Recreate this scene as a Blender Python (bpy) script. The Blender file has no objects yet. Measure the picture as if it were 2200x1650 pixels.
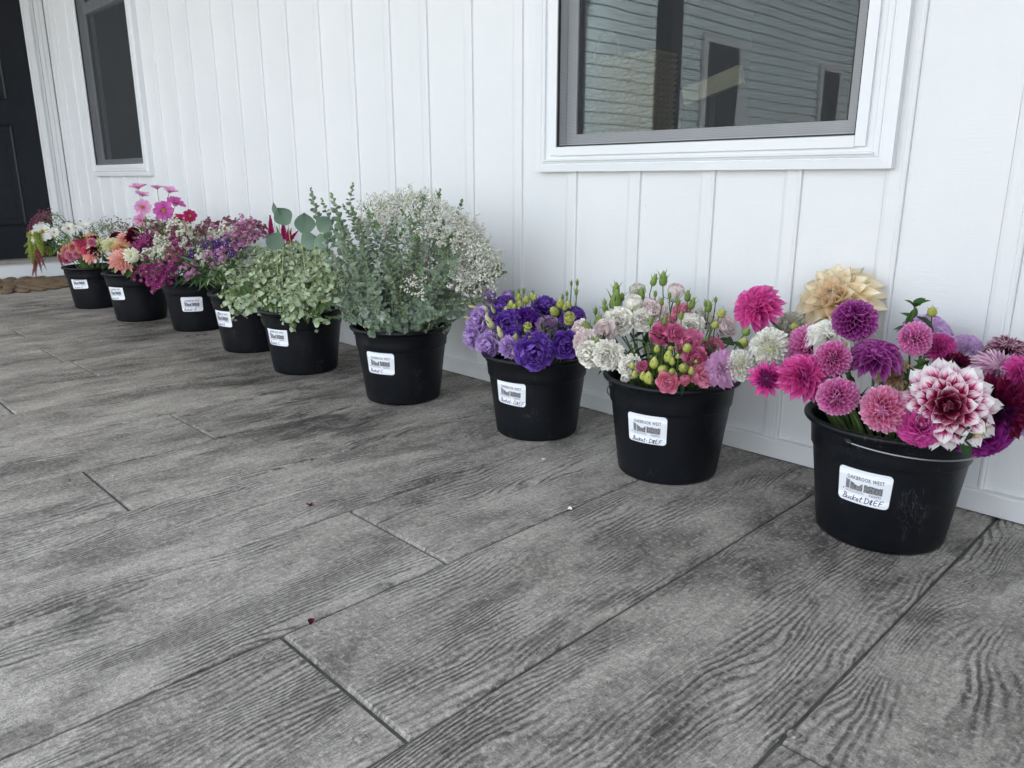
import bpy, math, random
import numpy as np
from mathutils import Vector, Matrix
R_ = random.Random(7)
rad = math.radians
SC = bpy.context.scene
COL = SC.collection
# ------------------------------------------------------------------ camera
CAMP = np.array([0.0, -1.945, 0.75])
PITCH = math.atan(439/1652.0); YAW = rad(44.4)
FH = np.array([-math.cos(YAW), math.sin(YAW), 0.0])
RT = np.array([FH[1], -FH[0], 0.0])
UZ = np.array([0, 0, 1.0])
FW = FH*math.cos(PITCH) - UZ*math.sin(PITCH)
UP = FH*math.sin(PITCH) + UZ*math.cos(PITCH)
cam = bpy.data.cameras.new('camera'); camo = bpy.data.objects.new('camera', cam); COL.objects.link(camo)
cam.sensor_width = 36.0; cam.lens = 36.0*1652/2200; cam.clip_end = 500; cam.clip_start = 0.02
camo.matrix_world = Matrix(((RT[0], UP[0], -FW[0], CAMP[0]), (RT[1], UP[1], -FW[1], CAMP[1]), (RT[2], UP[2], -FW[2], CAMP[2]), (0, 0, 0, 1)))
SC.camera = camo
# ------------------------------------------------------------------ world, sun, exposure
SUN = Vector((0.62, 0.30, 0.72)).normalized()
world = bpy.data.worlds.new('World'); SC.world = world; world.use_nodes = True
wn = world.node_tree.nodes; wl = world.node_tree.links
sky = wn.new('ShaderNodeTexSky'); sky.sky_type = 'NISHITA'; sky.sun_disc = False
sky.sun_elevation = math.asin(SUN.z); sky.sun_rotation = math.atan2(SUN.x, SUN.y)
sky.dust_density = 1.5; sky.ozone_density = 1.0
hs = wn.new('ShaderNodeHueSaturation'); hs.inputs['Saturation'].default_value = 0.29
wl.new(sky.outputs[0], hs.inputs['Color']); wl.new(hs.outputs[0], wn['Background'].inputs[0]); wn['Background'].inputs[1].default_value = 0.15
sl = bpy.data.lights.new('sun', 'SUN'); sl.energy = 3.2; sl.angle = rad(0.5); sl.color = (1.0, 0.95, 0.88)
so = bpy.data.objects.new('sun', sl); COL.objects.link(so); so.location = SUN*30
so.rotation_euler = SUN.to_track_quat('Z', 'Y').to_euler()
SC.view_settings.view_transform = 'Standard'; SC.view_settings.look = 'None'; SC.view_settings.gamma = 1
SC.view_settings.use_curve_mapping = False; SC.view_settings.exposure = 2.37

# ------------------------------------------------------------------ helpers
def nrm(v):
    v = np.asarray(v, float); return v/(np.linalg.norm(v, axis=-1, keepdims=True)+1e-12)
def at(px, py, Y):
    """the point where the sight line of a photo pixel crosses the plane y=Y; also metres per pixel there"""
    d = FW*1652 + RT*(px-1100) + UP*(825-py)
    P = CAMP + d*((Y-CAMP[1])/d[1])
    return P, float((P-CAMP)@FW)/1652.0
def facing(P, a, b, c):
    t = nrm((CAMP-P)*np.array([1, 1, 0])); return nrm(RT*a + UZ*b + t*c)
class MB:
    """collects vertices and faces, builds ONE mesh object"""
    def __init__(s): s.v = []; s.q = []; s.uv = []; s.mi = []; s.n = 0; s.sm = []
    def add(s, V, F, uv=None, mi=0, smooth=True):
        V = np.asarray(V, float); F = np.asarray(F, int)
        if F.shape[1] == 3: F = np.concatenate([F, -np.ones((len(F), 1), int)-s.n], 1)
        s.v.append(V); s.q.append(F+s.n)
        s.uv.append(np.zeros((len(V), 2)) if uv is None else np.asarray(uv, float))
        s.mi.append(np.full(len(F), mi)); s.sm.append(np.full(len(F), smooth)); s.n += len(V); return s
    def inst(s, T, M, mi=0):
        """T=(V,F,uv) template; M=(N,3,4) matrices"""
        V, F, uv = T; N = len(M)
        if N == 0: return s
        W = np.einsum('nij,vj->nvi', M[:, :, :3], V) + M[:, None, :, 3]
        FF = (F[None] + (np.arange(N)*len(V))[:, None, None]).reshape(-1, F.shape[1])
        if F.shape[1] == 3: raise ValueError
        m = (np.broadcast_to(F[None] < 0, (N,)+F.shape)).reshape(-1, 4)
        FF = np.where(m, -1-s.n, FF)
        s.v.append(W.reshape(-1, 3)); s.q.append(FF+s.n); s.uv.append(np.tile(uv, (N, 1)))
        s.mi.append(np.full(len(FF), mi)); s.sm.append(np.full(len(FF), True)); s.n += N*len(V); return s
    def mesh(s, name, mats):
        V = np.concatenate(s.v); Q = np.concatenate(s.q); U = np.concatenate(s.uv); MI = np.concatenate(s.mi); SM = np.concatenate(s.sm)
        me = bpy.data.meshes.new(name); me.vertices.add(len(V)); me.vertices.foreach_set('co', V.astype('f').ravel())
        cnt = np.where(Q[:, 3] < 0, 3, 4); L = Q.ravel(); L = L[L >= 0]
        me.loops.add(len(L)); me.loops.foreach_set('vertex_index', L.astype('i'))
        st = np.concatenate([[0], np.cumsum(cnt)[:-1]])
        me.polygons.add(len(Q)); me.polygons.foreach_set('loop_start', st.astype('i'))
        me.polygons.foreach_set('use_smooth', SM)
        ul = me.uv_layers.new(name='UVMap'); ul.data.foreach_set('uv', U[L].astype('f').ravel())
        for m in (mats if isinstance(mats, (list, tuple)) else [mats]): me.materials.append(m)
        me.polygons.foreach_set('material_index', MI.astype('i'))
        me.update(calc_edges=True); me.validate(); return me
    def build(s, name, mats, parent=None, **k):
        return link(name, s.mesh(name, mats), parent, **k)
def link(name, data, parent=None, loc=None, mat=None, **k):
    o = bpy.data.objects.new(name, data)
    if parent is not None: o.parent = parent
    if mat is not None: o.matrix_local = mat
    elif loc is not None: o.location = loc
    COL.objects.link(o)
    for a, b in k.items(): o[a] = b
    return o
def thing(name, loc, label, cat, group=None):
    o = bpy.data.objects.new(name, None); COL.objects.link(o); o.location = loc; o.empty_display_size = 0.02
    o['label'] = label; o['category'] = cat
    if group: o['group'] = group
    return o
def tag(o, label, cat, group=None):
    o['label'] = label; o['category'] = cat
    if group: o['group'] = group
    return o
def boxg(x0, x1, y0, y1, z0, z1):
    V = [(x, y, z) for x in (x0, x1) for y in (y0, y1) for z in (z0, z1)]
    F = [(0, 1, 3, 2), (4, 6, 7, 5), (0, 4, 5, 1), (2, 3, 7, 6), (0, 2, 6, 4), (1, 5, 7, 3)]
    return np.array(V, float), np.array(F)
def box(mb, x0, x1, y0, y1, z0, z1, mi=0):
    V, F = boxg(x0, x1, y0, y1, z0, z1); mb.add(V, F, None, mi, False)
def mk_box(name, dims, mat, parent=None, bev=0, **k):
    mb = MB(); box(mb, *dims); o = mb.build(name, mat, parent, **k)
    if bev:
        m = o.modifiers.new('b', 'BEVEL'); m.width = bev; m.segments = 2; m.limit_method = 'ANGLE'
    return o
def tube(mb, P, r, n=6, mi=0, cap=True):
    P = np.asarray(P, float); m = len(P); r = np.broadcast_to(np.asarray(r, float), (m,))
    T = nrm(np.gradient(P, axis=0)); ref = np.array([0.13, 0.21, 0.97]) if abs(T[0][2]) < .8 else np.array([1, .1, 0.05])
    A = nrm(np.cross(T, ref)); B = np.cross(T, A)
    a = np.arange(n)*2*math.pi/n
    V = P[:, None] + r[:, None, None]*(np.cos(a)[None, :, None]*A[:, None] + np.sin(a)[None, :, None]*B[:, None])
    V = V.reshape(-1, 3); i = np.arange(m-1)[:, None]*n; j = np.arange(n)[None]; k = (j+1) % n
    F = np.stack([i+j, i+k, i+n+k, i+n+j], -1).reshape(-1, 4)
    uv = np.stack([np.tile(np.arange(n)/n, m), np.repeat(np.linspace(0, 1, m), n)], 1)
    if cap:
        V = np.concatenate([V, P[:1], P[-1:]]); uv = np.concatenate([uv, [[0, 0], [0, 1]]])
        c0 = m*n; F = list(map(tuple, F))
        for q in range(n):
            F.append((c0, (q+1) % n, q, -9**9)); F.append((c0+1, (m-1)*n+q, (m-1)*n+(q+1) % n, -9**9))
        F = np.array(F)
    mb.add(V, F, uv, mi)
def lathe(mb, prof, n=64, mi=0, c=(0, 0, 0)):
    prof = np.array(prof, float); m = len(prof); a = np.arange(n)*2*math.pi/n
    V = np.stack([prof[:, 0, None]*np.cos(a), prof[:, 0, None]*np.sin(a), np.broadcast_to(prof[:, 1, None], (m, n))], -1).reshape(-1, 3)+np.array(c)
    i = np.arange(m-1)[:, None]*n; j = np.arange(n)[None]; k = (j+1) % n
    F = np.stack([i+j, i+k, i+n+k, i+n+j], -1).reshape(-1, 4)
    uv = np.stack([np.tile(np.arange(n)/n, m), np.repeat(np.linspace(0, 1, m), n)], 1)
    mb.add(V, F, uv, mi)
def bez(p0, p1, p2, p3, n):
    t = np.linspace(0, 1, n)[:, None]
    return (1-t)**3*p0+3*(1-t)**2*t*p1+3*(1-t)*t*t*p2+t**3*p3

# ------------------------------------------------------------------ materials
MATS = {}
def newmat(name):
    m = bpy.data.materials.new(name); m.use_nodes = True; nt = m.node_tree; nt.nodes.clear()
    out = nt.nodes.new('ShaderNodeOutputMaterial'); return m, nt, out
def node(nt, t, **k):
    n = nt.nodes.new(t)
    for a, b in k.items(): setattr(n, a, b)
    return n
def mth(nt, op, a, b=None, c=None, clamp=False):
    n = nt.nodes.new('ShaderNodeMath'); n.operation = op; n.use_clamp = clamp
    for i, x in enumerate((a, b, c)):
        if x is None: continue
        if isinstance(x, (int, float)): n.inputs[i].default_value = x
        else: nt.links.new(x, n.inputs[i])
    return n.outputs[0]
def ramp(nt, fac, stops, interp='LINEAR'):
    r = nt.nodes.new('ShaderNodeValToRGB'); e = r.color_ramp.elements; r.color_ramp.interpolation = interp
    while len(e) < len(stops): e.new(0.5)
    for q, (p, c) in zip(e, stops):
        q.position = p; q.color = (*(c if not isinstance(c, (int, float)) else (c, c, c)), 1)
    nt.links.new(fac, r.inputs[0]); return r.outputs[0]
def noise(nt, vec, scale, detail=3, rough=.55, dist=0.0):
    n = nt.nodes.new('ShaderNodeTexNoise'); n.inputs['Scale'].default_value = scale; n.inputs['Detail'].default_value = detail
    n.inputs['Roughness'].default_value = rough; n.inputs['Distortion'].default_value = dist
    if vec is not None: nt.links.new(vec, n.inputs['Vector'])
    return n.outputs['Fac']
def mapv(nt, vec, scale=(1, 1, 1), loc=(0, 0, 0)):
    n = nt.nodes.new('ShaderNodeMapping'); n.inputs['Scale'].default_value = scale; n.inputs['Location'].default_value = loc
    nt.links.new(vec, n.inputs['Vector']); return n.outputs[0]
def mixc(nt, fac, a, b, mode='MIX'):
    n = nt.nodes.new('ShaderNodeMix'); n.data_type = 'RGBA'; n.blend_type = mode
    for i, x in ((0, fac), (6, a), (7, b)):
        if isinstance(x, (int, float)): n.inputs[i].default_value = x if i == 0 else (x, x, x, 1)
        elif isinstance(x, tuple): n.inputs[i].default_value = (*x, 1)
        else: nt.links.new(x, n.inputs[i])
    return n.outputs[2]
def bump(nt, h, dist, strength=1.0):
    b = nt.nodes.new('ShaderNodeBump'); b.inputs['Strength'].default_value = strength; b.inputs['Distance'].default_value = dist
    nt.links.new(h, b.inputs['Height']); return b.outputs[0]
def princ(nt, out, col, rough=.5, spec=.5, metal=0, normal=None):
    p = nt.nodes.new('ShaderNodeBsdfPrincipled')
    if isinstance(col, tuple): p.inputs['Base Color'].default_value = (*col, 1)
    else: nt.links.new(col, p.inputs['Base Color'])
    if isinstance(rough, (int, float)): p.inputs['Roughness'].default_value = rough
    else: nt.links.new(rough, p.inputs['Roughness'])
    p.inputs['Metallic'].default_value = metal; p.inputs['Specular IOR Level'].default_value = spec
    if normal is not None: nt.links.new(normal, p.inputs['Normal'])
    if out is not None: nt.links.new(p.outputs[0], out.inputs[0])
    return p.outputs[0]
def pmat(name, col, rough=.5, spec=.5, metal=0, nscale=0, namt=.12, bsc=0, bd=.001):
    if name in MATS: return MATS[name]
    m, nt, out = newmat(name); tc = node(nt, 'ShaderNodeTexCoord').outputs['Object']; c = col; nb = None
    if nscale:
        f = noise(nt, tc, nscale, 4); c = ramp(nt, f, [(.25, tuple(x*(1-namt) for x in col)), (.75, tuple(min(1, x*(1+namt)) for x in col))])
    if bsc: nb = bump(nt, noise(nt, tc, bsc, 3), bd)
    princ(nt, out, c, rough, spec, metal, nb); MATS[name] = m; return m
def petal(name, stops, trans=.32, rough=.55, streak=.14, var=.12, back=None, spec=.3):
    """organic sheet: pigment runs along the petal (uv.y), streaked, slightly different on every petal"""
    if name in MATS: return MATS[name]
    m, nt, out = newmat(name); uv = node(nt, 'ShaderNodeUVMap').outputs[0]; s = node(nt, 'ShaderNodeSeparateXYZ'); nt.links.new(uv, s.inputs[0])
    geo = node(nt, 'ShaderNodeNewGeometry'); oi = node(nt, 'ShaderNodeObjectInfo')
    rnd = mth(nt, 'FRACT', mth(nt, 'ADD', geo.outputs['Random Per Island'], oi.outputs['Random']))
    cx = node(nt, 'ShaderNodeCombineXYZ'); nt.links.new(mth(nt, 'MULTIPLY', s.outputs[0], 13.0), cx.inputs[0]); nt.links.new(mth(nt, 'MULTIPLY', s.outputs[1], 1.4), cx.inputs[1]); nt.links.new(mth(nt, 'MULTIPLY', rnd, 37.0), cx.inputs[2])
    nz = noise(nt, cx.outputs[0], 1.0, 3)
    v = mth(nt, 'ADD', s.outputs[1], mth(nt, 'MULTIPLY', mth(nt, 'SUBTRACT', nz, .5), .35))
    col = ramp(nt, v, stops)
    br = mth(nt, 'ADD', mth(nt, 'MULTIPLY', rnd, 2*var), 1-var)
    br = mth(nt, 'MULTIPLY', br, mth(nt, 'ADD', mth(nt, 'MULTIPLY', nz, 2*streak), 1-streak))
    vm = node(nt, 'ShaderNodeVectorMath', operation='SCALE'); nt.links.new(col, vm.inputs[0]); nt.links.new(br, vm.inputs['Scale']); col = vm.outputs[0]
    if back is not None: col = mixc(nt, geo.outputs['Backfacing'], col, back)
    nb = bump(nt, nz, .0006)
    p = princ(nt, None, col, rough, spec, 0, nb)
    tr = node(nt, 'ShaderNodeBsdfTranslucent'); nt.links.new(col, tr.inputs[0])
    mx = node(nt, 'ShaderNodeMixShader'); mx.inputs[0].default_value = trans; nt.links.new(p, mx.inputs[1]); nt.links.new(tr.outputs[0], mx.inputs[2])
    nt.links.new(mx.outputs[0], out.inputs[0]); MATS[name] = m; return m

# siding: white embossed boards
def siding_mat():
    m, nt, out = newmat('white_siding'); tc = node(nt, 'ShaderNodeTexCoord').outputs['Object']
    g = noise(nt, mapv(nt, tc, (55, 55, 9)), 1, 4, .6); g2 = noise(nt, mapv(nt, tc, (25, 25, 140)), 1, 2, .5); g3 = noise(nt, tc, 420, 2)
    g4 = noise(nt, tc, 6, 3)
    w = mth(nt, 'MULTIPLY', ramp(nt, g4, [(.4, .1), (.6, 1.0)]), g2)
    h = mth(nt, 'ADD', mth(nt, 'ADD', g, mth(nt, 'MULTIPLY', w, .8)), mth(nt, 'MULTIPLY', g3, .35))
    sp = ramp(nt, noise(nt, tc, 60, 2, .5), [(.795, 1.0), (.81, .35)])
    c = mixc(nt, 1.0, ramp(nt, noise(nt, tc, 1.7, 4), [(.3, (.72, .745, .765)), (.7, (.765, .785, .80))]), sp, 'MULTIPLY')
    princ(nt, out, c, .42, .35, 0, bump(nt, h, .0011)); return m
M_SIDE = siding_mat()
M_VINYL = pmat('white_vinyl', (.74, .765, .79), .33, .5, 0, 3, .03)
M_TRIM = pmat('white_painted_trim', (.73, .75, .765), .4, .4, 0, 8, .04, 90, .0004)
M_DOOR = pmat('black_door_paint', (.006, .008, .012), .45, .3, 0, 20, .2, 220, .0004)
M_ALU = pmat('aluminium_sill', (.38, .36, .34), .4, .5, .6, 30, .2)
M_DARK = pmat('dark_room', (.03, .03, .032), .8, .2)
M_GASKET = pmat('black_gasket', (.01, .01, .012), .5)
M_BLACK = None
def bucket_mat():
    m, nt, out = newmat('black_plastic'); tc = node(nt, 'ShaderNodeTexCoord').outputs['Object']
    oi = node(nt, 'ShaderNodeObjectInfo').outputs['Random']
    ad = node(nt, 'ShaderNodeVectorMath', operation='ADD'); nt.links.new(tc, ad.inputs[0]); cb = node(nt, 'ShaderNodeCombineXYZ'); nt.links.new(mth(nt, 'MULTIPLY', oi, 40.0), cb.inputs[2]); nt.links.new(cb.outputs[0], ad.inputs[1]); p = ad.outputs[0]
    fine = noise(nt, p, 500, 2); dirt = noise(nt, p, 9, 5, .65)
    scr = noise(nt, mapv(nt, p, (30, 30, 9)), 1.6, 3, .5, 1.6)
    sm = mth(nt, 'MULTIPLY', ramp(nt, scr, [(.485, 0.0), (.5, 1.0), (.515, 0.0)]), ramp(nt, noise(nt, p, 14, 2), [(.55, 0.0), (.66, 1.0)]))
    c = ramp(nt, dirt, [(.35, (.0024, .0034, .0056)), (.75, (.0052, .0068, .0104))]); c = mixc(nt, mth(nt, 'MULTIPLY', sm, .5), c, (.12, .12, .13))
    ro = mth(nt, 'ADD', mth(nt, 'MULTIPLY', dirt, .3), .27)
    princ(nt, out, c, ro, .28, 0, bump(nt, fine, .0002)); return m
M_BLACK = bucket_mat()
M_WIRE = pmat('galvanised_wire', (.38, .39, .39), .38, .5, .9)
M_WIREB = pmat('dark_wire', (.03, .03, .035), .4, .5, .3)
M_STICK = pmat('sticker_paper', (.80, .83, .88), .35, .5)
M_INK = pmat('blue_black_ink', (.02, .02, .07), .5)
M_INKG = pmat('grey_print', (.16, .16, .22), .5)
def photo_mat():
    m, nt, out = newmat('printed_photo'); tc = node(nt, 'ShaderNodeTexCoord').outputs['Object']
    f = noise(nt, mapv(nt, tc, (500, 500, 900)), 1, 3, .7); c = ramp(nt, f, [(.42, (.018, .018, .022)), (.62, (.45, .45, .48))])
    princ(nt, out, c, .5); return m
M_PHOTO = photo_mat()

def concrete_mat():
    m, nt, out = newmat('stamped_concrete'); geo = node(nt, 'ShaderNodeNewGeometry').outputs['Position']; oi = node(nt, 'ShaderNodeObjectInfo').outputs['Random']
    s = node(nt, 'ShaderNodeSeparateXYZ'); nt.links.new(geo, s.inputs[0]); X, Y = s.outputs[0], s.outputs[1]
    cb = node(nt, 'ShaderNodeCombineXYZ'); nt.links.new(X, cb.inputs[0]); nt.links.new(Y, cb.inputs[1]); nt.links.new(mth(nt, 'MULTIPLY', oi, 61.0), cb.inputs[2]); P = cb.outputs[0]
    warp = noise(nt, mapv(nt, P, (5.2, 1.55, 1)), 1, 2.2, .5)
    w2 = noise(nt, mapv(nt, P, (24, 13, 1)), 1, 3, .6)
    wig = noise(nt, mapv(nt, P, (160, 60, 1)), 1, 2, .6)
    F = mth(nt, 'ADD', mth(nt, 'ADD', X, mth(nt, 'MULTIPLY', warp, .20)), mth(nt, 'ADD', mth(nt, 'MULTIPLY', w2, .014), mth(nt, 'MULTIPLY', wig, .0030)))
    ring = mth(nt, 'SINE', mth(nt, 'MULTIPLY', F, 2*math.pi/.0112))
    ring2 = mth(nt, 'SINE', mth(nt, 'MULTIPLY', F, 2*math.pi/.0052))
    rg = mth(nt, 'SUBTRACT', 1.0, mth(nt, 'POWER', mth(nt, 'ADD', mth(nt, 'MULTIPLY', ring, .5), .5), 2.2))
    patch = ramp(nt, noise(nt, mapv(nt, P, (9, 3.6, 1), (3, 8, 0)), 1, 4, .6), [(.43, .0), (.62, 1.0)])
    patch2 = ramp(nt, noise(nt, mapv(nt, P, (9, 4, 1), (31, 5, 0)), 1, 2, .5), [(.42, .15), (.62, 1.0)])
    speck = noise(nt, geo, 260, 3, .7); speck2 = noise(nt, geo, 95, 3, .65)
    pit = noise(nt, mapv(nt, P, (130, 45, 1)), 1, 3, .7)
    h = mth(nt, 'MULTIPLY', rg, mth(nt, 'ADD', mth(nt, 'MULTIPLY', patch, .85), .10))
    h = mth(nt, 'ADD', h, mth(nt, 'MULTIPLY', mth(nt, 'MULTIPLY', ring2, patch2), .13))
    h = mth(nt, 'ADD', h, mth(nt, 'MULTIPLY', speck2, .55)); h = mth(nt, 'ADD', h, mth(nt, 'MULTIPLY', speck, .45)); h = mth(nt, 'ADD', h, mth(nt, 'MULTIPLY', pit, .5))
    # colour: grey hardener, charcoal release in hollows and patches; grooves also carry painted shade
    cloud = noise(nt, mapv(nt, geo, (1.9, 1.0, 1)), 1, 5, .62, .4)
    cl2 = noise(nt, mapv(nt, P, (9.0, 4.6, 1), (7, 1, 0)), 1, 7, .70, .5)
    big = noise(nt, mapv(nt, geo, (.55, .5, 1), (2.2, 0.4, 0)), 1, 2, .5)
    t = mth(nt, 'ADD', mth(nt, 'MULTIPLY', cloud, .55), mth(nt, 'MULTIPLY', cl2, .55))
    t = mth(nt, 'ADD', t, mth(nt, 'MULTIPLY', big, .25))
    base = ramp(nt, t, [(.50, (.052, .048, .044)), (.58, (.175, .165, .152)), (.66, (.325, .308, .286)), (.80, (.48, .458, .428))])
    groove = mth(nt, 'MULTIPLY', mth(nt, 'SUBTRACT', 1.0, rg), mth(nt, 'ADD', mth(nt, 'MULTIPLY', patch, .86), .05))  # release tint plus relief shade painted into the grain grooves
    gr2 = mth(nt, 'MULTIPLY', ramp(nt, pit, [(.30, .55), (.50, 0.0)]), .8)
    fine = ramp(nt, noise(nt, mapv(nt, P, (330, 14, 1)), 1, 3, .6), [(.34, .55), (.5, 0.0)])
    dk = mth(nt, 'ADD', mth(nt, 'ADD', groove, gr2), mth(nt, 'MULTIPLY', fine, patch2), None, True)
    c = mixc(nt, dk, base, mixc(nt, .26, (.022, .022, .025), base))
    lightp = ramp(nt, speck2, [(.52, 0.0), (.72, .55)])
    c = mixc(nt, lightp, c, (.50, .485, .46))
    grit = ramp(nt, mth(nt, 'ADD', mth(nt, 'MULTIPLY', speck, .6), mth(nt, 'MULTIPLY', speck2, .4)), [(.36, .66), (.50, 1.04), (.64, 1.36)]); c = mixc(nt, 1.0, c, grit, 'MULTIPLY'); c = mixc(nt, 1.0, c, (1.01, 1.0, .978), 'MULTIPLY')
    stain = ramp(nt, noise(nt, mapv(nt, geo, (8, 2.6, 1), (11, 3, 2)), 1, 6, .74, .4), [(.58, 0.0), (.69, .72)])
    c = mixc(nt, stain, c, (.045, .042, .038))
    dx = mth(nt, 'DIVIDE', mth(nt, 'ADD', X, 2.25), .75); dy = mth(nt, 'DIVIDE', mth(nt, 'ADD', Y, .72), .34); rr2 = mth(nt, 'ADD', mth(nt, 'MULTIPLY', dx, dx), mth(nt, 'MULTIPLY', dy, dy))
    damp = mth(nt, 'MULTIPLY', ramp(nt, rr2, [(.1, 1.0), (1.0, 0.0)]), ramp(nt, noise(nt, mapv(nt, P, (11, 3.4, 1), (5, 2, 1)), 1, 6, .72, .6), [(.47, 0.0), (.60, .85)]))
    c = mixc(nt, damp, c, (.035, .032, .029))
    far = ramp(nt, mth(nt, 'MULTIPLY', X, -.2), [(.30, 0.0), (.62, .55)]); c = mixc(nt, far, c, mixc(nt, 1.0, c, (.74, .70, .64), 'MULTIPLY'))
    dist = bump(nt, h, .0046)
    ro = mth(nt, 'SUBTRACT', .72, mth(nt, 'MULTIPLY', stain, .3))
    princ(nt, out, c, ro, .35, 0, dist); return m
M_CONC = concrete_mat()
M_JOINT = pmat('joint_mortar', (.10, .098, .095), .85, .2, 0, 40, .35, 150, .002)

# ------------------------------------------------------------------ floor of stamped boards
slab = mk_box('floor', (-7.08, 9.0, -2.45, 0.0, -.15, -.006), M_JOINT, kind='structure')
ST = .3588; X0 = -.385
def plank(x0, x1, y0, y1):
    g = .0028; ny = max(2, int((y1-y0)/.035)); y = np.linspace(y0+g, y1-g, ny); r = np.random.RandomState(R_.randrange(10**6))
    def wob(a): return np.convolve(r.randn(ny+4), np.ones(5)/5, 'valid')*a
    ch = .0045; zt = r.uniform(-.0006, .0006)
    xs = [x0+g+wob(.0012), None, None, x1-g+wob(.0012)]; xs[1] = xs[0]+ch+wob(.0008); xs[2] = xs[3]-ch+wob(.0008)
    cols = [(xs[0], -.012), (xs[0], -.0035), (xs[1], zt), ((xs[1]*2+xs[2])/3, zt), ((xs[1]+xs[2]*2)/3, zt), (xs[2], zt), (xs[3], -.0035), (xs[3], -.012)]
    V = np.zeros((ny, 8, 3))
    for j, (x, z) in enumerate(cols): V[:, j, 0] = x; V[:, j, 1] = y; V[:, j, 2] = z
    V[0, :, 2] = np.minimum(V[0, :, 2], -.006); V[-1, :, 2] = np.minimum(V[-1, :, 2], -.006)
    if ny > 3: V[1, :, 1] = y[0]+ch; V[-2, :, 1] = y[-1]-ch
    i = np.arange(ny-1)[:, None]*8; j = np.arange(7)[None]
    F = np.stack([i+j, i+j+1, i+9+j, i+8+j], -1).reshape(-1, 4)
    MB().add(V.reshape(-1, 3), F, None, 0, False).build('board', M_CONC, slab)
joints = {1: [-1.417], 2: [-1.05], 0: [-.62, -1.95], -1: [-1.045]}
for k in range(-6, 19):
    x1 = X0-(k-1)*ST+0; x0 = X0-k*ST
    x0, x1 = X0-k*ST, X0-(k-1)*ST
    # column k lies left of seam X0-(k-1)*ST
    if x0 < -7.08: x0 = -7.08
    jj = {1: [-1.417], 2: [-1.05], 0: [-1.9]}[(k-1) % 3]
    if k == 10: jj = [-1.075]
    ys = [-2.44]+jj+[-.001]
    for a, b in zip(ys[:-1], ys[1:]): plank(x0, x1, a, b)
# peg marks pressed beside the butt joints
pegm = MB(); lathe(pegm, [(.0001, .0), (.0085, .0006), (.0088, .0002), (.0095, -.0014), (.0115, -.0014), (.0125, .0008), (.0135, .0002)], 18)
pegme = pegm.mesh('peg_mark', M_CONC)
for px, py in [(685, 1362), (583, 1411), (776, 1587), (968, 1176), (226, 1012), (144, 1033), (403, 891), (1778, 1588), (1712, 1582), (450, 925), (905, 1125), (300, 1120)]:
    d = FW*1652+RT*(px-1100)+UP*(825-py); P = CAMP+d*(-CAMP[2]/d[2]); link('peg_mark', pegme, slab, (P[0], P[1], .0006))

ground = mk_box('ground', (-120, 120, -140, 100, -.6, -.15), pmat('driveway_gravel', (.30, .29, .27), .9, .2, 0, 3, .25, 30, .01), kind='structure')

# ------------------------------------------------------------------ house wall (board and batten)
WT = 2.75
wall = thing('house_wall', (0, 0, 0), 'long white board and batten house wall behind the row of buckets', 'wall')
BR = [.336, .081, -.174, -.429, -.684, -.935, -1.185, -1.438, -1.689, -1.937, -2.187, -2.438, -2.67, -2.929, -3.186, -3.463, -3.723, -3.988, -4.244, -4.536, -4.788]
BR = [x+.008 for x in BR]
x = BR[-1]
while x > -6.95: x -= .262; BR.append(x)
x = BR[0]
while x < 8.7: x += .2525; BR.insert(0, x)
WIN = [(-1.845, -.705, .775, 2.2), (-6.40, -5.27, .775, 2.2)]   # casing outer limits
BW = .050
def vspans(x0, x1):
    for a, b, z0, z1 in WIN:
        if x1 > a+.01 and x0 < b-.01: return [(.055, z0+.01), (z1-.01, WT)], (a, b)
    return [(.055, WT)], None
prof_b = [(0, 0), (.0015, .0040), (.010, .0068), (.034, .0078), (.0365, .0070), (.0385, .0098), (.0440, .0105), (BW-.0015, .0085), (BW, 0)]
def extr_z(mb, prof, x, z0, z1):
    n = len(prof); V = [(x+a, -b, z) for z in (z0, z1) for a, b in prof]; F = [(i, i+1, n+i+1, n+i) for i in range(n-1)]
    F = [(a, b, c, d) for a, b, c, d in F]; mb.add(V, F, None, 0, False)
for i, xr in enumerate(BR):
    xl = xr-BW
    for z0, z1 in vspans(xl+.02, xr-.02)[0]:
        mb = MB(); extr_z(mb, prof_b, xl, z0, z1); mb.build('batten', M_SIDE, wall)
    nx = BR[i+1] if i+1 < len(BR) else -7.08
    a, b = nx, xl
    # panel between two battens, cut round the window openings
    segs = []
    pts = sorted({a, b}|{q for w in WIN for q in (w[0]+.01, w[1]-.01) if a < q < b})
    for p, q in zip(pts[:-1], pts[1:]):
        for z0, z1 in vspans(p+.0005, q-.0005)[0]: segs.append((p, q, z0, z1))
    for p, q, z0, z1 in segs:
        mb = MB(); e0 = .0045 if p == a else 0; e1 = .0045 if q == b else 0; w = min(.012, (q-p)*.2)
        pr = [(p, e0*.5), (p+w*.4, e0*.2), (p+w, 0), (q-w, 0), (q-w*.4, e1*.1), (q, e1*.3)]
        V = [(x_, -y_, z) for z in (z0, z1) for x_, y_ in pr]; F = [(i_, i_+1, 7+i_, 6+i_) for i_ in range(5)]
        mb.add(V, F, None, 0, True); mb.build('panel', M_SIDE, wall)
# backing of the wall behind the panels, with the two openings left out
bk = MB()
zs = [(-7.2, WIN[1][0]+.01, 0, WT+.4), (WIN[1][1]-.01, WIN[0][0]+.01, 0, WT+.4), (WIN[0][1]-.01, 9, 0, WT+.4)]
for a, b, c, d in zs: box(bk, a, b, .002, .14, c, d)
for a, b, c, d in WIN: box(bk, a+.0101, b-.0101, .002, .14, 0, c+.008); box(bk, a+.0101, b-.0101, .002, .14, d-.008, WT+.4)
bk.build('sheathing', pmat('sheathing', (.5, .45, .38), .8), wall)
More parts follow.
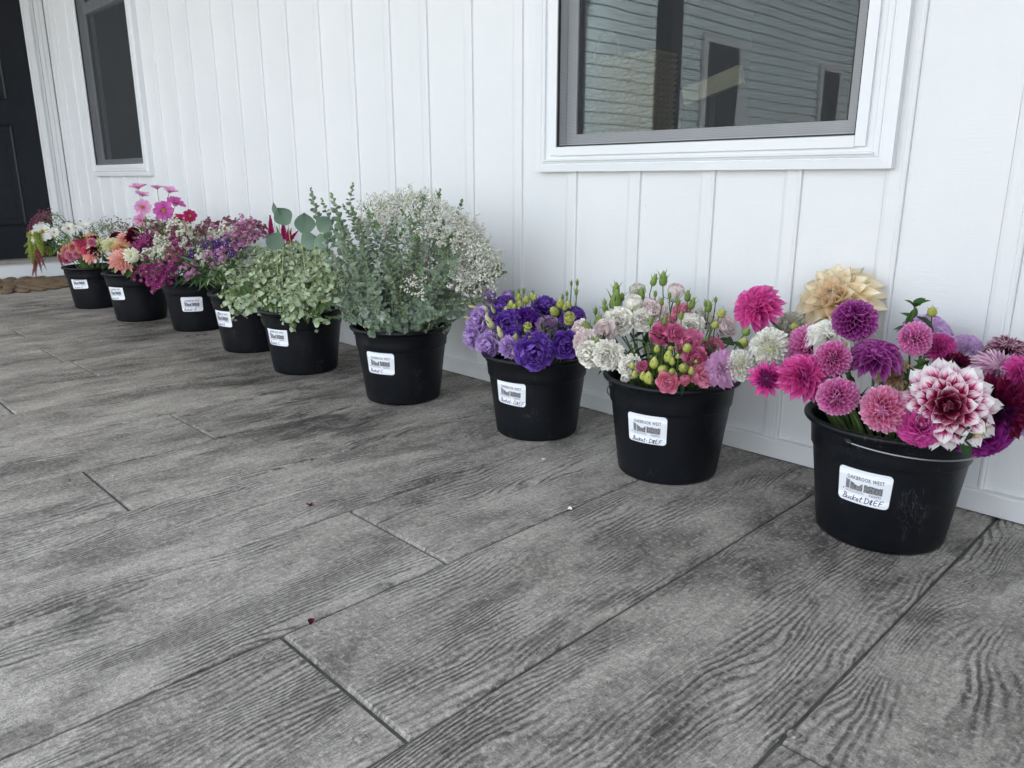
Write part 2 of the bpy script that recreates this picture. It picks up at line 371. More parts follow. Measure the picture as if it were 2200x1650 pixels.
# base trim with a drip lip
mb = MB(); pr = [(.0, .058), (.017, .056), (.019, .052), (.019, .004), (.015, .002), (0, .002)]
V = [(x_, -a, z) for x_ in (-7.05, 9) for a, z in pr]; mb.add(V, [(i, i+1, 7+i, 6+i) for i in range(5)], None, 0, False); mb.build('base_trim', M_TRIM, wall)

def window(a, b, z0, z1, dark=False, label=None):
    """a,b,z0,z1 = outer edge of the casing; glass is set back behind an insect screen"""
    w = mk_box('window', (a+.0105, b-.0105, .03, .05, z0+.0105, z0+.018), M_VINYL, wall)
    if label: w['label'] = label
    cw = .075; P = .030
    # casing: stepped profile swept round the frame with mitred corners; (inset from outer edge, depth)
    pf = [(0, 0), (0, P), (.026, P+.002), (.028, P-.001), (.031, P-.001), (.033, P+.002), (.044, P+.004), (.0455, P-.004), (.049, P-.006), (cw, P-.010), (cw, -.01)]
    mb = MB(); n = len(pf)
    for s in range(4):
        V = []
        for e in (0, 1):
            for ins, dep in pf:
                xa, xb, za, zb = a+ins, b-ins, z0+ins*.82, z1-ins
                c = [(xa, za), (xb, za), (xb, zb), (xa, zb)]; q = c[(s+e) % 4]
                V.append((q[0], -dep, q[1]))
        mb.add(V, [(i, n+i, n+i+1, i+1) for i in range(n-1)], None, 0, False)
    mb.build('casing', M_VINYL, w)
    A, B, Z0, Z1 = a+cw, b-cw, z0+cw*.82, z1-cw
    # vinyl frame just inside the casing
    mb = MB(); f = .016
    box(mb, A-.01, A+f, -.030, .09, Z0-.01, Z1+.01); box(mb, B-f, B+.01, -.030, .09, Z0-.01, Z1+.01)
    box(mb, A+f, B-f, -.032, .09, Z0-.012, Z0+f-.002); box(mb, A+f, B-f, -.03, .09, Z1-f, Z1+.01)
    mb.build('frame', M_VINYL, w)
    mb = MB(); box(mb, a+.042, b-.042, -.039, -.031, z0+.0335, z0+.0372); mb.build('sill_lip', M_VINYL, w)
    A += f; B -= f; Z0 += f; Z1 -= f
    mb = MB(); g = .004
    for q in ((A, A+g, Z0, Z1), (B-g, B, Z0, Z1), (A+g, B-g, Z0, Z0+g), (A+g, B-g, Z1-g, Z1)): box(mb, q[0], q[1], -.026, -.018, q[2], q[3])
    mb.build('gasket', M_GASKET, w)
    # sash
    mb = MB(); f = .042; s0, s1 = .020, .055
    box(mb, A+.001, A+f, s0, s1, Z0, Z1); box(mb, B-f, B-.001, s0, s1, Z0, Z1); box(mb, A+f, B-f, s0, s1, Z0+.001, Z0+f*.9); box(mb, A+f, B-f, s0, s1, Z1-f, Z1-.001)
    if dark: box(mb, A+f, B-f, s0-.01, s1, 1.86, 1.93)
    mb.build('sash', M_VINYL, w)
    mb = MB(); g = .006
    for q in ((A+f, A+f+g, Z0+f*.9, Z1-f), (B-f-g, B-f, Z0+f*.9, Z1-f)): box(mb, q[0], q[1], s0+.006, s1-.002, q[2], q[3])
    mb.build('glazing_bead', M_GASKET, w)
    mb = MB(); V, F = boxg(A+f+.002, B-f-.002, .036, .040, Z0+f*.9, Z1-f-.001); mb.add(V, F, None, 0, False); mb.build('pane', M_GLASS, w)
    mb = MB(); mb.add([(A+g, -.020, Z0+g), (B-g, -.020, Z0+g), (B-g, -.020, Z1-g), (A+g, -.020, Z1-g)], [(0, 1, 2, 3)], [(0, 0), (1, 0), (1, 1), (0, 1)], 0, False); mb.build('insect_screen', M_SCREEN, w)
    return w
def glass_mat():
    m, nt, out = newmat('window_glass'); tc = node(nt, 'ShaderNodeTexCoord').outputs['Object']
    g = node(nt, 'ShaderNodeBsdfGlossy'); g.inputs['Roughness'].default_value = .0; g.inputs[0].default_value = (.93, .97, 1, 1)
    nt.links.new(bump(nt, noise(nt, mapv(nt, tc, (5, 5, 3)), 1, 1), .00024), g.inputs['Normal'])
    t = node(nt, 'ShaderNodeBsdfTransparent'); t.inputs[0].default_value = (.80, .84, .82, 1)
    fr = node(nt, 'ShaderNodeFresnel'); fr.inputs[0].default_value = 1.5
    mx = node(nt, 'ShaderNodeMixShader'); nt.links.new(mth(nt, 'MULTIPLY', fr.outputs[0], 1.5, None, True), mx.inputs[0]); nt.links.new(t.outputs[0], mx.inputs[1]); nt.links.new(g.outputs[0], mx.inputs[2]); nt.links.new(mx.outputs[0], out.inputs[0]); return m
def screen_mat():
    m, nt, out = newmat('insect_screen_mesh'); tc = node(nt, 'ShaderNodeTexCoord').outputs['Object']; s = node(nt, 'ShaderNodeSeparateXYZ'); nt.links.new(tc, s.inputs[0])
    d = node(nt, 'ShaderNodeBsdfDiffuse'); d.inputs[0].default_value = (.060, .064, .068, 1); t = node(nt, 'ShaderNodeBsdfTransparent')
    wz = mth(nt, 'SINE', mth(nt, 'MULTIPLY', s.outputs[2], 2*math.pi/.0042)); wx = mth(nt, 'SINE', mth(nt, 'MULTIPLY', s.outputs[0], 2*math.pi/.0042))
    k = mth(nt, 'ADD', .33, mth(nt, 'ADD', mth(nt, 'MULTIPLY', wz, .07), mth(nt, 'MULTIPLY', wx, .03)))
    k = mth(nt, 'ADD', k, mth(nt, 'MULTIPLY', noise(nt, mapv(nt, tc, (14, 1, 3)), 1, 3), .06))
    # the wires close up when the mesh is seen at a slant
    ge = node(nt, 'ShaderNodeNewGeometry'); dp = node(nt, 'ShaderNodeVectorMath', operation='DOT_PRODUCT'); nt.links.new(ge.outputs['Normal'], dp.inputs[0]); nt.links.new(ge.outputs['Incoming'], dp.inputs[1])
    cs = mth(nt, 'MAXIMUM', mth(nt, 'ABSOLUTE', dp.outputs['Value']), .12)
    k = mth(nt, 'SUBTRACT', 1.0, mth(nt, 'POWER', mth(nt, 'SUBTRACT', 1.0, k), mth(nt, 'DIVIDE', 1.0, cs)))
    mx = node(nt, 'ShaderNodeMixShader'); nt.links.new(k, mx.inputs[0]); nt.links.new(t.outputs[0], mx.inputs[1]); nt.links.new(d.outputs[0], mx.inputs[2]); nt.links.new(mx.outputs[0], out.inputs[0]); return m
M_GLASS = glass_mat(); M_SCREEN = screen_mat()
w1 = window(*WIN[0], label='large window with insect screen on the right'); w2 = window(*WIN[1], True, label='narrow looking far window beside the corner')
# dark rooms behind the windows
for i, (a, b, c, d) in enumerate(WIN):
    mb = MB(); x0, x1 = a-.5, b+.5; Y1 = 2.2
    q = [((x0, .15, .4), (x0, Y1, .4), (x0, Y1, 2.6), (x0, .15, 2.6)), ((x1, .15, .4), (x1, .15, 2.6), (x1, Y1, 2.6), (x1, Y1, .4)), ((x0, Y1, .4), (x1, Y1, .4), (x1, Y1, 2.6), (x0, Y1, 2.6)), ((x0, .15, .4), (x1, .15, .4), (x1, Y1, .4), (x0, Y1, .4)), ((x0, .15, 2.6), (x0, Y1, 2.6), (x1, Y1, 2.6), (x1, .15, 2.6))]
    for f in q: mb.add(f, [(0, 1, 2, 3)], None, 0, False)
    box(mb, a-.3, b+.3, .145, .36, c-.06, c+.02)
    mb.build('room_interior', M_DARK, wall)
# porch roof, house body and roof
proof = thing('porch_roof', (0, 0, WT), 'white ceiled porch roof over the wall and the floor', 'roof')
mk_box('ceiling', (-7.08, 9.2, -2.35, .0, 0, .03), M_TRIM, proof); mk_box('fascia', (-7.08, 9.2, -2.39, -2.3501, -.16, .25), M_TRIM, proof)
mb = MB(); mb.add([(-7.3, -2.55, .12), (9.4, -2.55, .12), (9.4, 3.0, 1.9), (-7.3, 3.0, 1.9), (-7.3, 8.5, .12), (9.4, 8.5, .12)], [(0, 1, 2, 3), (3, 2, 5, 4)], None, 0, False); mb.build('shingles', pmat('roof_shingles', (.08, .08, .085), .9, .2, 0, 20, .3), proof)
hb = MB(); box(hb, -7.2, -7.1, .14, 8, 0, 3); box(hb, 8.9, 9, .141, 8, 0, 4); box(hb, -7.1, 8.9, 7.9, 8, 0, 3)
tag(hb.build('house_body', M_SIDE), 'rear of the white sided house under the shingle roof', 'house')
for x in (-3.0, 1.6, 5.5):
    p = thing('porch_post', (x, -2.28, 0), 'dark square porch post at the outer edge of the porch', 'post', 'porch posts')
    mk_box('shaft', (-.058, .058, -.058, .058, 0, 2.59), pmat('dark_brown_post', (.035, .026, .02), .6), p); mk_box('foot', (-.09, .09, -.09, .09, -.005, .10), MATS['dark_brown_post'], p)

# ------------------------------------------------------------------ wing with the door
rw = mk_box('shade_wall', (2.6, 2.75, -3.2, -.001, -.15, WT), M_SIDE); tag(rw, 'unseen white siding wall added on the right to shade the porch', 'wall')  # unseen wall, added to darken the right end of the porch
DX = -7.08
wing = thing('door_wall', (DX, 0, 0), 'white wall across the far left end with the black door in it', 'wall')
mk_box('corner_trim', (.0, .022, -.024, -.0205, .055, WT), pmat('corner_shadow_line', (.30, .27, .25), .6), wing)  # thin strip coloured dark as the shadow line beside the corner board
mk_box('corner_board', (.0, .045, -.020, -.001, .06, WT), M_TRIM, wing)
for y in (-.043, -.075, -.108): mk_box('siding_board', (.0, .012, y-.0135, y+.0165, .06, WT), M_SIDE, wing)
mk_box('siding_panel', (-.06, .0, -.17, 0, .0, WT), M_SIDE, wing)
mk_box('door_casing', (.0, .03, -.166, -.123, .13, 2.35), M_TRIM, wing)
mk_box('riser_board', (0, .075, -2.3, -.001, .001, .118), M_VINYL, wing)
mk_box('threshold', (-.06, .095, -1.2, -.168, .1185, .148), M_ALU, wing)
mk_box('header', (-.06, .02, -2.3, -.17, 2.25, WT), M_SIDE, wing)
mk_box('siding_far', (-.06, .0, -2.3, -1.16, .12, 2.25), M_SIDE, wing)
# door leaf, six raised panels
door = mk_box('door', (-.05, -.012, -1.155, -.17, .148, 2.248), M_DOOR, wing, label='black panelled front door')
def panel_mould(y0, y1, z0, z1):
    mb = MB(); pf = [(0, -.012), (.004, -.006), (.012, -.004), (.018, -.010), (.030, -.020), (.036, -.020), (.06, -.011)]; n = len(pf)
    for s in range(4):
        V = []
        for e in (0, 1):
            for ins, dep in pf:
                c = [(y0+ins, z0+ins), (y1-ins, z0+ins), (y1-ins, z1-ins), (y0+ins, z1-ins)]; q = c[(s+e) % 4]; V.append((dep+.001, q[0], q[1]))
        mb.add(V, [(i, n+i, n+i+1, i+1) for i in range(n-1)], None, 0, False)
    i = .06; mb.add([(-.0101, y0+i, z0+i), (-.0101, y1-i, z0+i), (-.0101, y1-i, z1-i), (-.0101, y0+i, z1-i)], [(0, 1, 2, 3)], None, 0, False)
    mb.build('door_panel', M_DOOR, door)
for y1 in (-.345, -.70):
    for z0, z1 in ((.40, 1.16), (1.33, 1.78), (1.88, 2.16)): panel_mould(y1-.28, y1, z0, z1)
# ------------------------------------------------------------------ scalloped coir mat
matt = thing('doormat', (-6.55, -.65, 0), 'brown coir doormat with scalloped edge in front of the black door', 'doormat')
M_COIR = pmat('coir', (.19, .135, .088), .95, .1, 0, 160, .5, 260, .004)
mb = MB(); lathe(mb, [(.0005, .016), (.30, .016), (.315, .010), (.315, .0005)], 40); mb.build('mat_body', M_COIR, matt)
mb = MB(); tube(mb, [(-.055, 0, .012), (-.04, 0, .017), (.02, 0, .020), (.07, 0, .018), (.085, 0, .008)], [.012, .03, .034, .028, .008], 10)
sc = mb.mesh('scallop', M_COIR)
for k in range(26):
    a = 2*math.pi*k/26; link('scallop', sc, matt, mat=Matrix.Translation((.37*math.cos(a), .37*math.sin(a), 0)) @ Matrix.Rotation(a, 4, 'Z') @ Matrix.Diagonal((1.2, 1.25, .48, 1)))
for k in range(16):
    a = 2*math.pi*(k+.5)/16; link('scallop', sc, matt, mat=Matrix.Translation((.22*math.cos(a), .22*math.sin(a), .006)) @ Matrix.Rotation(a, 4, 'Z') @ Matrix.Diagonal((1.2, 1.2, .5, 1)))
# ------------------------------------------------------------------ grey lap-sided building across the yard, mirrored in the glass
shed = thing('lap_sided_building', (-7.6, -10.5, 0), 'blue grey lap sided building across the yard, mirrored in the large window', 'building')
M_LAP = pmat('blue_grey_siding', (.40, .46, .48), .6, .3, 0, 5, .08); M_STRIM = pmat('grey_painted_trim', (.42, .43, .44), .6)
mk_box('body', (-5.0, -.03, -5.2, 4.8, -.15, 5.6), M_DARK, shed)
mb = MB(); mb.add([(0, -5.2, 0), (0, 4.8, 0), (0, 4.8, .165), (0, -5.2, .165), (.020, -5.2, 0), (.020, 4.8, 0), (.004, 4.8, .165), (.004, -5.2, .165)], [(4, 5, 6, 7), (0, 4, 7, 3), (5, 1, 2, 6), (0, 1, 5, 4)], None, 0, False); lap = mb.mesh('lap_board', M_LAP)
for k in range(36): link('lap_board', lap, shed, (-.025, 0, k*.16-.05))
for y0, y1, z0, z1 in ((-.60, .70, .2, 3.10), (-4.72, -3.72, 1.0, 3.05)):
    w = mk_box('window', (0, .03, y0+.14, y1-.14, z0+.14, z1-.14), M_GASKET, shed)
    mb = MB(); box(mb, 0, .05, y0, y0+.139, z0, z1); box(mb, 0, .05, y1-.139, y1, z0, z1); box(mb, 0, .05, y0+.139, y1-.139, z1-.139, z1); mb.build('frame', M_STRIM, w)
mk_box('corner_trim', (-.03, .05, -5.33, -5.201, -.1, 5.6), M_STRIM, shed)
# ------------------------------------------------------------------ things on the inner sill of the large window
M_STRAW = pmat('woven_seagrass', (.85, .52, .28), .85, .2, 0, 120, .5, 220, .003)
bsk = thing('wicker_basket', (-1.665, .20, .885), 'brown woven basket with thin loop handle behind the large window glass', 'basket')
Tn = []
mb = MB(); box(mb, -.155, .155, -.055, .055, .0, .235); mb.build('basket_lining', pmat('dark_straw', (.40, .27, .15), .9), bsk)
tw = MB(); tube(tw, [(-.017, 0, -.004), (-.008, .0, .002), (.008, 0, .006), (.019, 0, .009)], [.003, .0085, .0085, .003], 7); twm = tw.mesh('weave', M_STRAW)
tw = MB()
for r in range(15):
    for c in range(11):
        x = -.15+c*.03+(r % 2)*.012+R_.uniform(-.003, .003)
        link('weave', twm, bsk, (min(x, .152), -.058, .008+r*.0165))
    for c in range(4):
        link('weave', twm, bsk, mat=Matrix.Translation((.158, -.045+c*.03, .008+r*.0165)) @ Matrix.Rotation(math.pi/2, 4, 'Z'))
a = np.linspace(0, math.pi, 15); mb = MB(); tube(mb, np.stack([-.06+.055*np.cos(a), np.full(15, -.02), .235+.095*np.sin(a)], 1), .0045, 7); mb.build('handle', M_STRAW, bsk)
pl = thing('wooden_board', (-1.34, .22, .885), 'pale wooden board leaning up to the right inside the large window', 'board')
o = mk_box('plank', (-.10, .10, -.012, .012, -.027, .027), pmat('pale_wood', (.80, .66, .50), .6, .3, 0, 25, .15), pl, .004); o.location = (-.005, 0, .138); o.rotation_euler = (0, rad(-15), 0)
mk_box('prop', (-.02, .0, .014, .03, 0, .12), M_GASKET, pl)

# ------------------------------------------------------------------ buckets
BK = {9: (-.551, -.269), 8: (-1.097, -.289), 7: (-1.571, -.300), 6: (-2.169, -.365), 5: (-2.788, -.400), 4: (-3.32, -.365), 3: (-3.985, -.335), 2: (-4.49, -.445), 1: (-5.12, -.485)}
SZ = {7: .95, 5: .975, 3: .98, 1: .94}
def brad(z): return .1305+(.1535-.1305)*min(z, .19)/.19 if z < .192 else .159
bprof = [(.0005, .006), (.112, .006), (.118, .0), (.1245, .0005), (.1285, .004), (.1305, .012), (.1360, .055), (.1420, .105), (.1490, .158), (.1525, .1865), (.1530, .1885), (.1532, .1900), (.1560, .1915), (.1572, .1935), (.1590, .215), (.1615, .2440), (.1640, .2470), (.1700, .2490), (.1755, .2515), (.1775, .2560), (.1768, .2605), (.1735, .2635), (.1680, .2630), (.1630, .2590), (.1595, .2520), (.1570, .2300), (.1500, .1800), (.1340, .0600), (.1270, .0150), (.0005, .012)]
mb = MB(); lathe(mb, bprof, 96); bme = mb.mesh('pail_body', M_BLACK)
# ink strokes of the handwriting, on a unit grid (x right, y up)
HW = {'B': [[(.1, 0), (.25, .5), (.35, 1)], [(.1, .95), (.35, 1.02), (.62, .9), (.5, .62), (.28, .52)], [(.28, .52), (.6, .5), (.68, .25), (.45, .02), (.0, .02)]],
      'u': [[(.05, .5), (.05, .15), (.2, .03), (.38, .2), (.42, .5)], [(.42, .5), (.42, .12), (.5, .02)]],
      'c': [[(.42, .45), (.2, .5), (.08, .25), (.2, .03), (.45, .1)]],
      'k': [[(.12, .95), (.05, 0)], [(.5, .62), (.1, .3), (.5, .0)]], 'e': [[(.08, .25), (.4, .32), (.3, .5), (.1, .4), (.1, .12), (.3, .0), (.5, .12)]],
      't': [[(.3, .95), (.18, .15), (.3, .0), (.45, .08)], [(.05, .6), (.5, .68)]], '-': [[(.05, .38), (.4, .42)]], ' ': [],
      'D': [[(.15, .95), (.08, 0)], [(.0, .95), (.45, .92), (.72, .6), (.6, .2), (.3, .0), (.02, .02)]],
      '&': [[(.5, .75), (.2, .8), (.15, .6), (.4, .45), (.1, .3), (.2, .08), (.5, .12)], [(.32, .9), (.28, -.12)]],
      'E': [[(.6, .95), (.15, .9), (.08, .05), (.55, .02)], [(.12, .48), (.5, .52)]], 'F': [[(.7, .95), (.2, .9), (.1, 0)], [(.15, .48), (.55, .52)]],
      'C': [[(.6, .8), (.35, .98), (.1, .6), (.1, .2), (.35, .0), (.62, .12)]], 'A': [[(.0, 0), (.3, 1), (.55, 0)], [(.1, .38), (.5, .4)]]}
ADV = {'B': .78, 'u': .58, 'c': .52, 'k': .58, 'e': .55, 't': .55, '-': .55, ' ': .35, 'D': .85, '&': .7, 'E': .75, 'F': .8, 'C': .75, 'A': .7}
def strokes(text, x, y, h, slant, wd, seed=0):
    rj = np.random.RandomState(seed)
    """flat ink ribbons; returns list of quads of 2D points"""
    out = []
    for ch in text:
        for st in HW[ch]:
            p = np.array(st, float); p = p+rj.uniform(-.035, .035, p.shape); t = np.linspace(0, len(p)-1, (len(p)-1)*4+1); q = []
            for a in t:
                i = min(int(a), len(p)-2); f = a-i; p0 = p[max(i-1, 0)]; p1 = p[i]; p2 = p[i+1]; p3 = p[min(i+2, len(p)-1)]
                q.append(.5*((2*p1)+(-p0+p2)*f+(2*p0-5*p1+4*p2-p3)*f*f+(-p0+3*p1-3*p2+p3)*f**3))
            q = np.array(q)*h; q[:, 0] += q[:, 1]*slant; q += (x, y); T = nrm(np.gradient(q, axis=0)); N = np.stack([-T[:, 1], T[:, 0]], 1)*wd/2
            L, Rr = q+N, q-N
            for i in range(len(q)-1): out.append([L[i], Rr[i], Rr[i+1], L[i+1]])
        x += ADV[ch]*h*.95
    return out
def text2d(s, size, x, y, xs=1.0, sp=1.0, bold=0):
    c = bpy.data.curves.new('t', 'FONT'); c.body = s; c.size = size; c.space_character = sp; c.resolution_u = 2; c.offset = bold
    o = bpy.data.objects.new('t', c); COL.objects.link(o); bpy.context.view_layer.update()
    me = bpy.data.meshes.new_from_object(o.evaluated_get(bpy.context.evaluated_depsgraph_get())); bpy.data.objects.remove(o)
    V = np.array([v.co[:2] for v in me.vertices]); F = [tuple(p.vertices) for p in me.polygons]; V[:, 0] = V[:, 0]*xs+x; V[:, 1] += y
    bpy.data.meshes.remove(me); return V, F
SW, SH = .104, .076
TT = [text2d('OAKBROOK WEST', .0125, -.0335, .0145, .62, 1.12, .00012), text2d('FARMS', .0085, .0125, -.0165, .85, 1.1)]
tiny = []
for j, (yy, xe) in enumerate(((-.0118, .000), (-.0146, .002))):
    x = -.036
    while x < xe: w = R_.uniform(.0012, .004); tiny.append([(x, yy), (x+w, yy), (x+w, yy+.0010), (x, yy+.0010)]); x += w+.0006
tiny.append([(-.0415, -.0125), (-.039, -.0125), (-.039, -.0095), (-.0415, -.0095)])
def sticker(body, phi0, z0, txt, tilt, seed=0):
    def mp(P, off):
        P = np.asarray(P, float); c, s = math.cos(tilt), math.sin(tilt); u = P[:, 0]*c-P[:, 1]*s; v = P[:, 0]*s+P[:, 1]*c
        z = z0+v; r = .1305+(.1535-.1305)*z/.19+off; a = phi0+u/.1485
        return np.stack([r*np.cos(a), r*np.sin(a), z], 1)
    # paper: grid clipped to a rounded rectangle
    n, m = 18, 10; us = np.linspace(-SW/2, SW/2, n+1); rr = .009; rows = []
    V = []
    for j in range(m+1):
        v = -SH/2+SH*j/m; dy = max(0, abs(v)-(SH/2-rr)); ins = rr-math.sqrt(max(0, rr*rr-dy*dy)); V += [(u*(SW/2-ins)/(SW/2), v) for u in us]
    # denser rows at the rounded ends
    vs = sorted(set([-SH/2+rr*(1-math.cos(k*math.pi/8)) for k in range(5)]+[SH/2-rr*(1-math.cos(k*math.pi/8)) for k in range(5)]+list(np.linspace(-SH/2+rr, SH/2-rr, 6)))); V = []
    for v in vs:
        dy = max(0, abs(v)-(SH/2-rr)); ins = rr-math.sqrt(max(0, rr*rr-dy*dy)); V += [(u*(SW/2-ins)/(SW/2), v) for u in us]
    k = n+1; F = [(j*k+i, j*k+i+1, (j+1)*k+i+1, (j+1)*k+i) for j in range(len(vs)-1) for i in range(n)]
    mb = MB(); mb.add(mp(V, .0009), F, None, 0, True); st = mb.build('sticker', M_STICK, body)
    def poly(faces_xy, name, mat, off):
        V = []; F = []
        for q in faces_xy:
            b = len(V); V += list(q); F.append(tuple(range(b, b+len(q))))
        me = bpy.data.meshes.new(name); me.from_pydata([tuple(p) for p in mp(V, off)], [], F); me.materials.append(mat); return link(name, me, st)
    fx = []
    for V, Fs in TT: fx += [[tuple(V[i]) for i in f] for f in Fs]
    poly(fx, 'printed_text', M_INKG if False else pmat('navy_print', (.045, .05, .11), .5), .0013)
    poly(tiny, 'fine_print', M_INKG, .0013)
    poly(strokes(txt, -.0425+.002*math.sin(seed), -.0335+.0012*math.cos(seed*2), .0118+.0006*math.sin(seed*3), .22+.06*math.cos(seed), .00140, seed), 'handwriting', M_INK, .0014)
    # two printed photographs with ragged tree-line tops, split by a white post and a slanting pole
    r2 = random.Random(5); ph = []
    def strip(x0, x1, top):
        n = 14
        for i in range(n):
            a, b = x0+(x1-x0)*i/n, x0+(x1-x0)*(i+1)/n; ph.append([(a, -.0090), (b, -.0090), (b, top(b)), (a, top(a))])
    jit = [r2.uniform(-.0012, .0012) for _ in range(200)]
    def tl(x): return .0115-.0105*max(0, min(1, (x+.030)/.020)) if x < -.012 else .001+.0085*max(0, (x+.012)/.012)
    strip(-.0355, -.0275, lambda x: .0125-(x+.0355)*.25+jit[int((x+.04)*1700) % 200])
    strip(-.0262, -.0012, lambda x: (.0095-(x+.026)*.55 if x < -.012 else .0015+(x+.012)*.55)+jit[int((x+.04)*2100) % 200])
    strip(.0012, .0365, lambda x: .0085-.0012*math.sin(x*300)+jit[int((x+.04)*1900) % 200]-(.0 if x < .008 else .0018))
    poly(ph, 'printed_photo', M_PHOTO, .0012)
STK = {9: (-86, .143, 'Bucket D&EF', -.03), 8: (-78, .149, 'Bucket- D&EF', .0), 7: (-79.5, .155, 'Bucket- D&EF', -.04), 6: (-66.5, .151, 'Bucket-C', -.02), 5: (-73.5, .162, 'Bucket-C', -.02), 4: (-79, .158, 'Bucket-B', .0), 3: (-32, .147, 'Bucket- B', .0), 2: (-68.5, .160, 'Bucket-A', .05), 1: (-51.5, .170, 'Bucket- A', .05)}
BLAB = {9: 'nearest black plastic bucket, holding the large dahlias', 8: 'black bucket with white and rose pink lisianthus', 7: 'black bucket with purple and lavender lisianthus', 6: 'black bucket under the tall eucalyptus and gypsophila', 5: 'black bucket with mountain mint, left of the eucalyptus bucket', 4: 'black bucket half hidden behind the mint bucket, sticker at its left edge', 3: 'black bucket with purple and white statice on long stems', 2: 'black bucket under salmon zinnias and pink cosmos', 1: 'farthest black bucket, with white cosmos and pink snapdragons'}
EAR = {9: (-100, -10, 4, .178, 1), 8: (-128, 142, 28, .232, 1), 7: (-140, 130, 30, .222, 0), 6: (-130, 140, 30, .222, 0), 5: (-108, 162, 36, .192, 1), 4: (-112, 158, 36, .192, 1), 3: (-110, 160, 36, .192, 1), 2: (-110, 160, 36, .192, 0), 1: (-100, 170, 36, .192, 1)}
for k in range(9, 0, -1):
    bx, by = BK[k]; b = thing('bucket', (bx, by, .0012), BLAB[k], 'bucket', 'black plastic flower buckets in a row'); s = SZ.get(k, 1.0); b.scale = (s, s, s)
    body = link('pail', bme, b)
    sticker(body, rad(STK[k][0]), STK[k][1], STK[k][2], STK[k][3], k)
    e, d, be, rr, metal = EAR[k]; e, d, be = rad(e), rad(d), rad(be); A = np.array([math.cos(e), math.sin(e), 0]); D = np.array([math.cos(d), math.sin(d), 0])
    a = np.linspace(0, math.pi, 41)
    P = A*np.cos(a)[:, None]*.1625+(D*math.cos(be)-UZ*math.sin(be))*np.sin(a)[:, None]*rr+UZ*.236
    mb = MB(); tube(mb, P, .0021, 6); bail = mb.build('bail', M_WIRE if metal else M_WIREB, b)
    if k == 8:
        mb = MB(); q = P[13:18]; tube(mb, q, .0065, 10); mb.build('grip', M_TRIM, bail)
    for sg in (0, 20, 40): pass
    for q in (P[0], P[-1]):
        mb = MB(); c = q*np.array([.985, .985, 1]); o = nrm(q*np.array([1, 1, 0])); tube(mb, [c-o*.004, c+o*.004], .011, 12); mb.build('ear', M_BLACK, b)

# ------------------------------------------------------------------ petals, leaves and blooms
def sheet(nx, ny, width, cup=0.0, curl=0.0, ruf=0.0, seed=0, curlp=2.0, tipz=0.0, fold=0.0):
    """unit petal along +Y, inner face +Z; width(v) = half width"""
    r = np.random.RandomState(seed); U = np.linspace(-1, 1, nx+1); W = np.linspace(0, 1, ny+1); ph = r.rand(4)*6.28
    V = []; T = []
    for v in W:
        w = width(v)
        for u in U:
            ed = (u*u)
            z = cup*w*ed*(1.0)+curl*v**curlp+fold*abs(u)*w
            x = u*w*(1-.25*abs(cup)*ed)
            y = v
            if ruf:
                amp = ruf*v**2.2
                z += amp*(math.sin(u*5.2+ph[0])*.6+math.sin(u*11+ph[1])*.4)+amp*.5*math.sin(v*9+ph[2])*u
                y += amp*.6*math.sin(u*8+ph[3])
            if v == 1: y += tipz*(1-abs(u))
            V.append((x, y, z)); T.append(((u+1)/2, v))
    k = nx+1; F = [(j*k+i, j*k+i+1, (j+1)*k+i+1, (j+1)*k+i) for j in range(ny) for i in range(nx)]
    return np.array(V), np.array(F), np.array(T)
def wp(a, b, tip=0.0, base=.25, mx=.5):
    """half-width profile: a = place of widest point, b = bluntness"""
    def f(v):
        if v < a: t = v/a; return mx*(base+(1-base)*math.sin(t*math.pi/2))
        t = (v-a)/(1-a); return mx*(tip+(1-tip)*(max(0, 1-t**b))**(1/ (1.25 if b < 2 else 1.9)))
    return f
SHP = {}
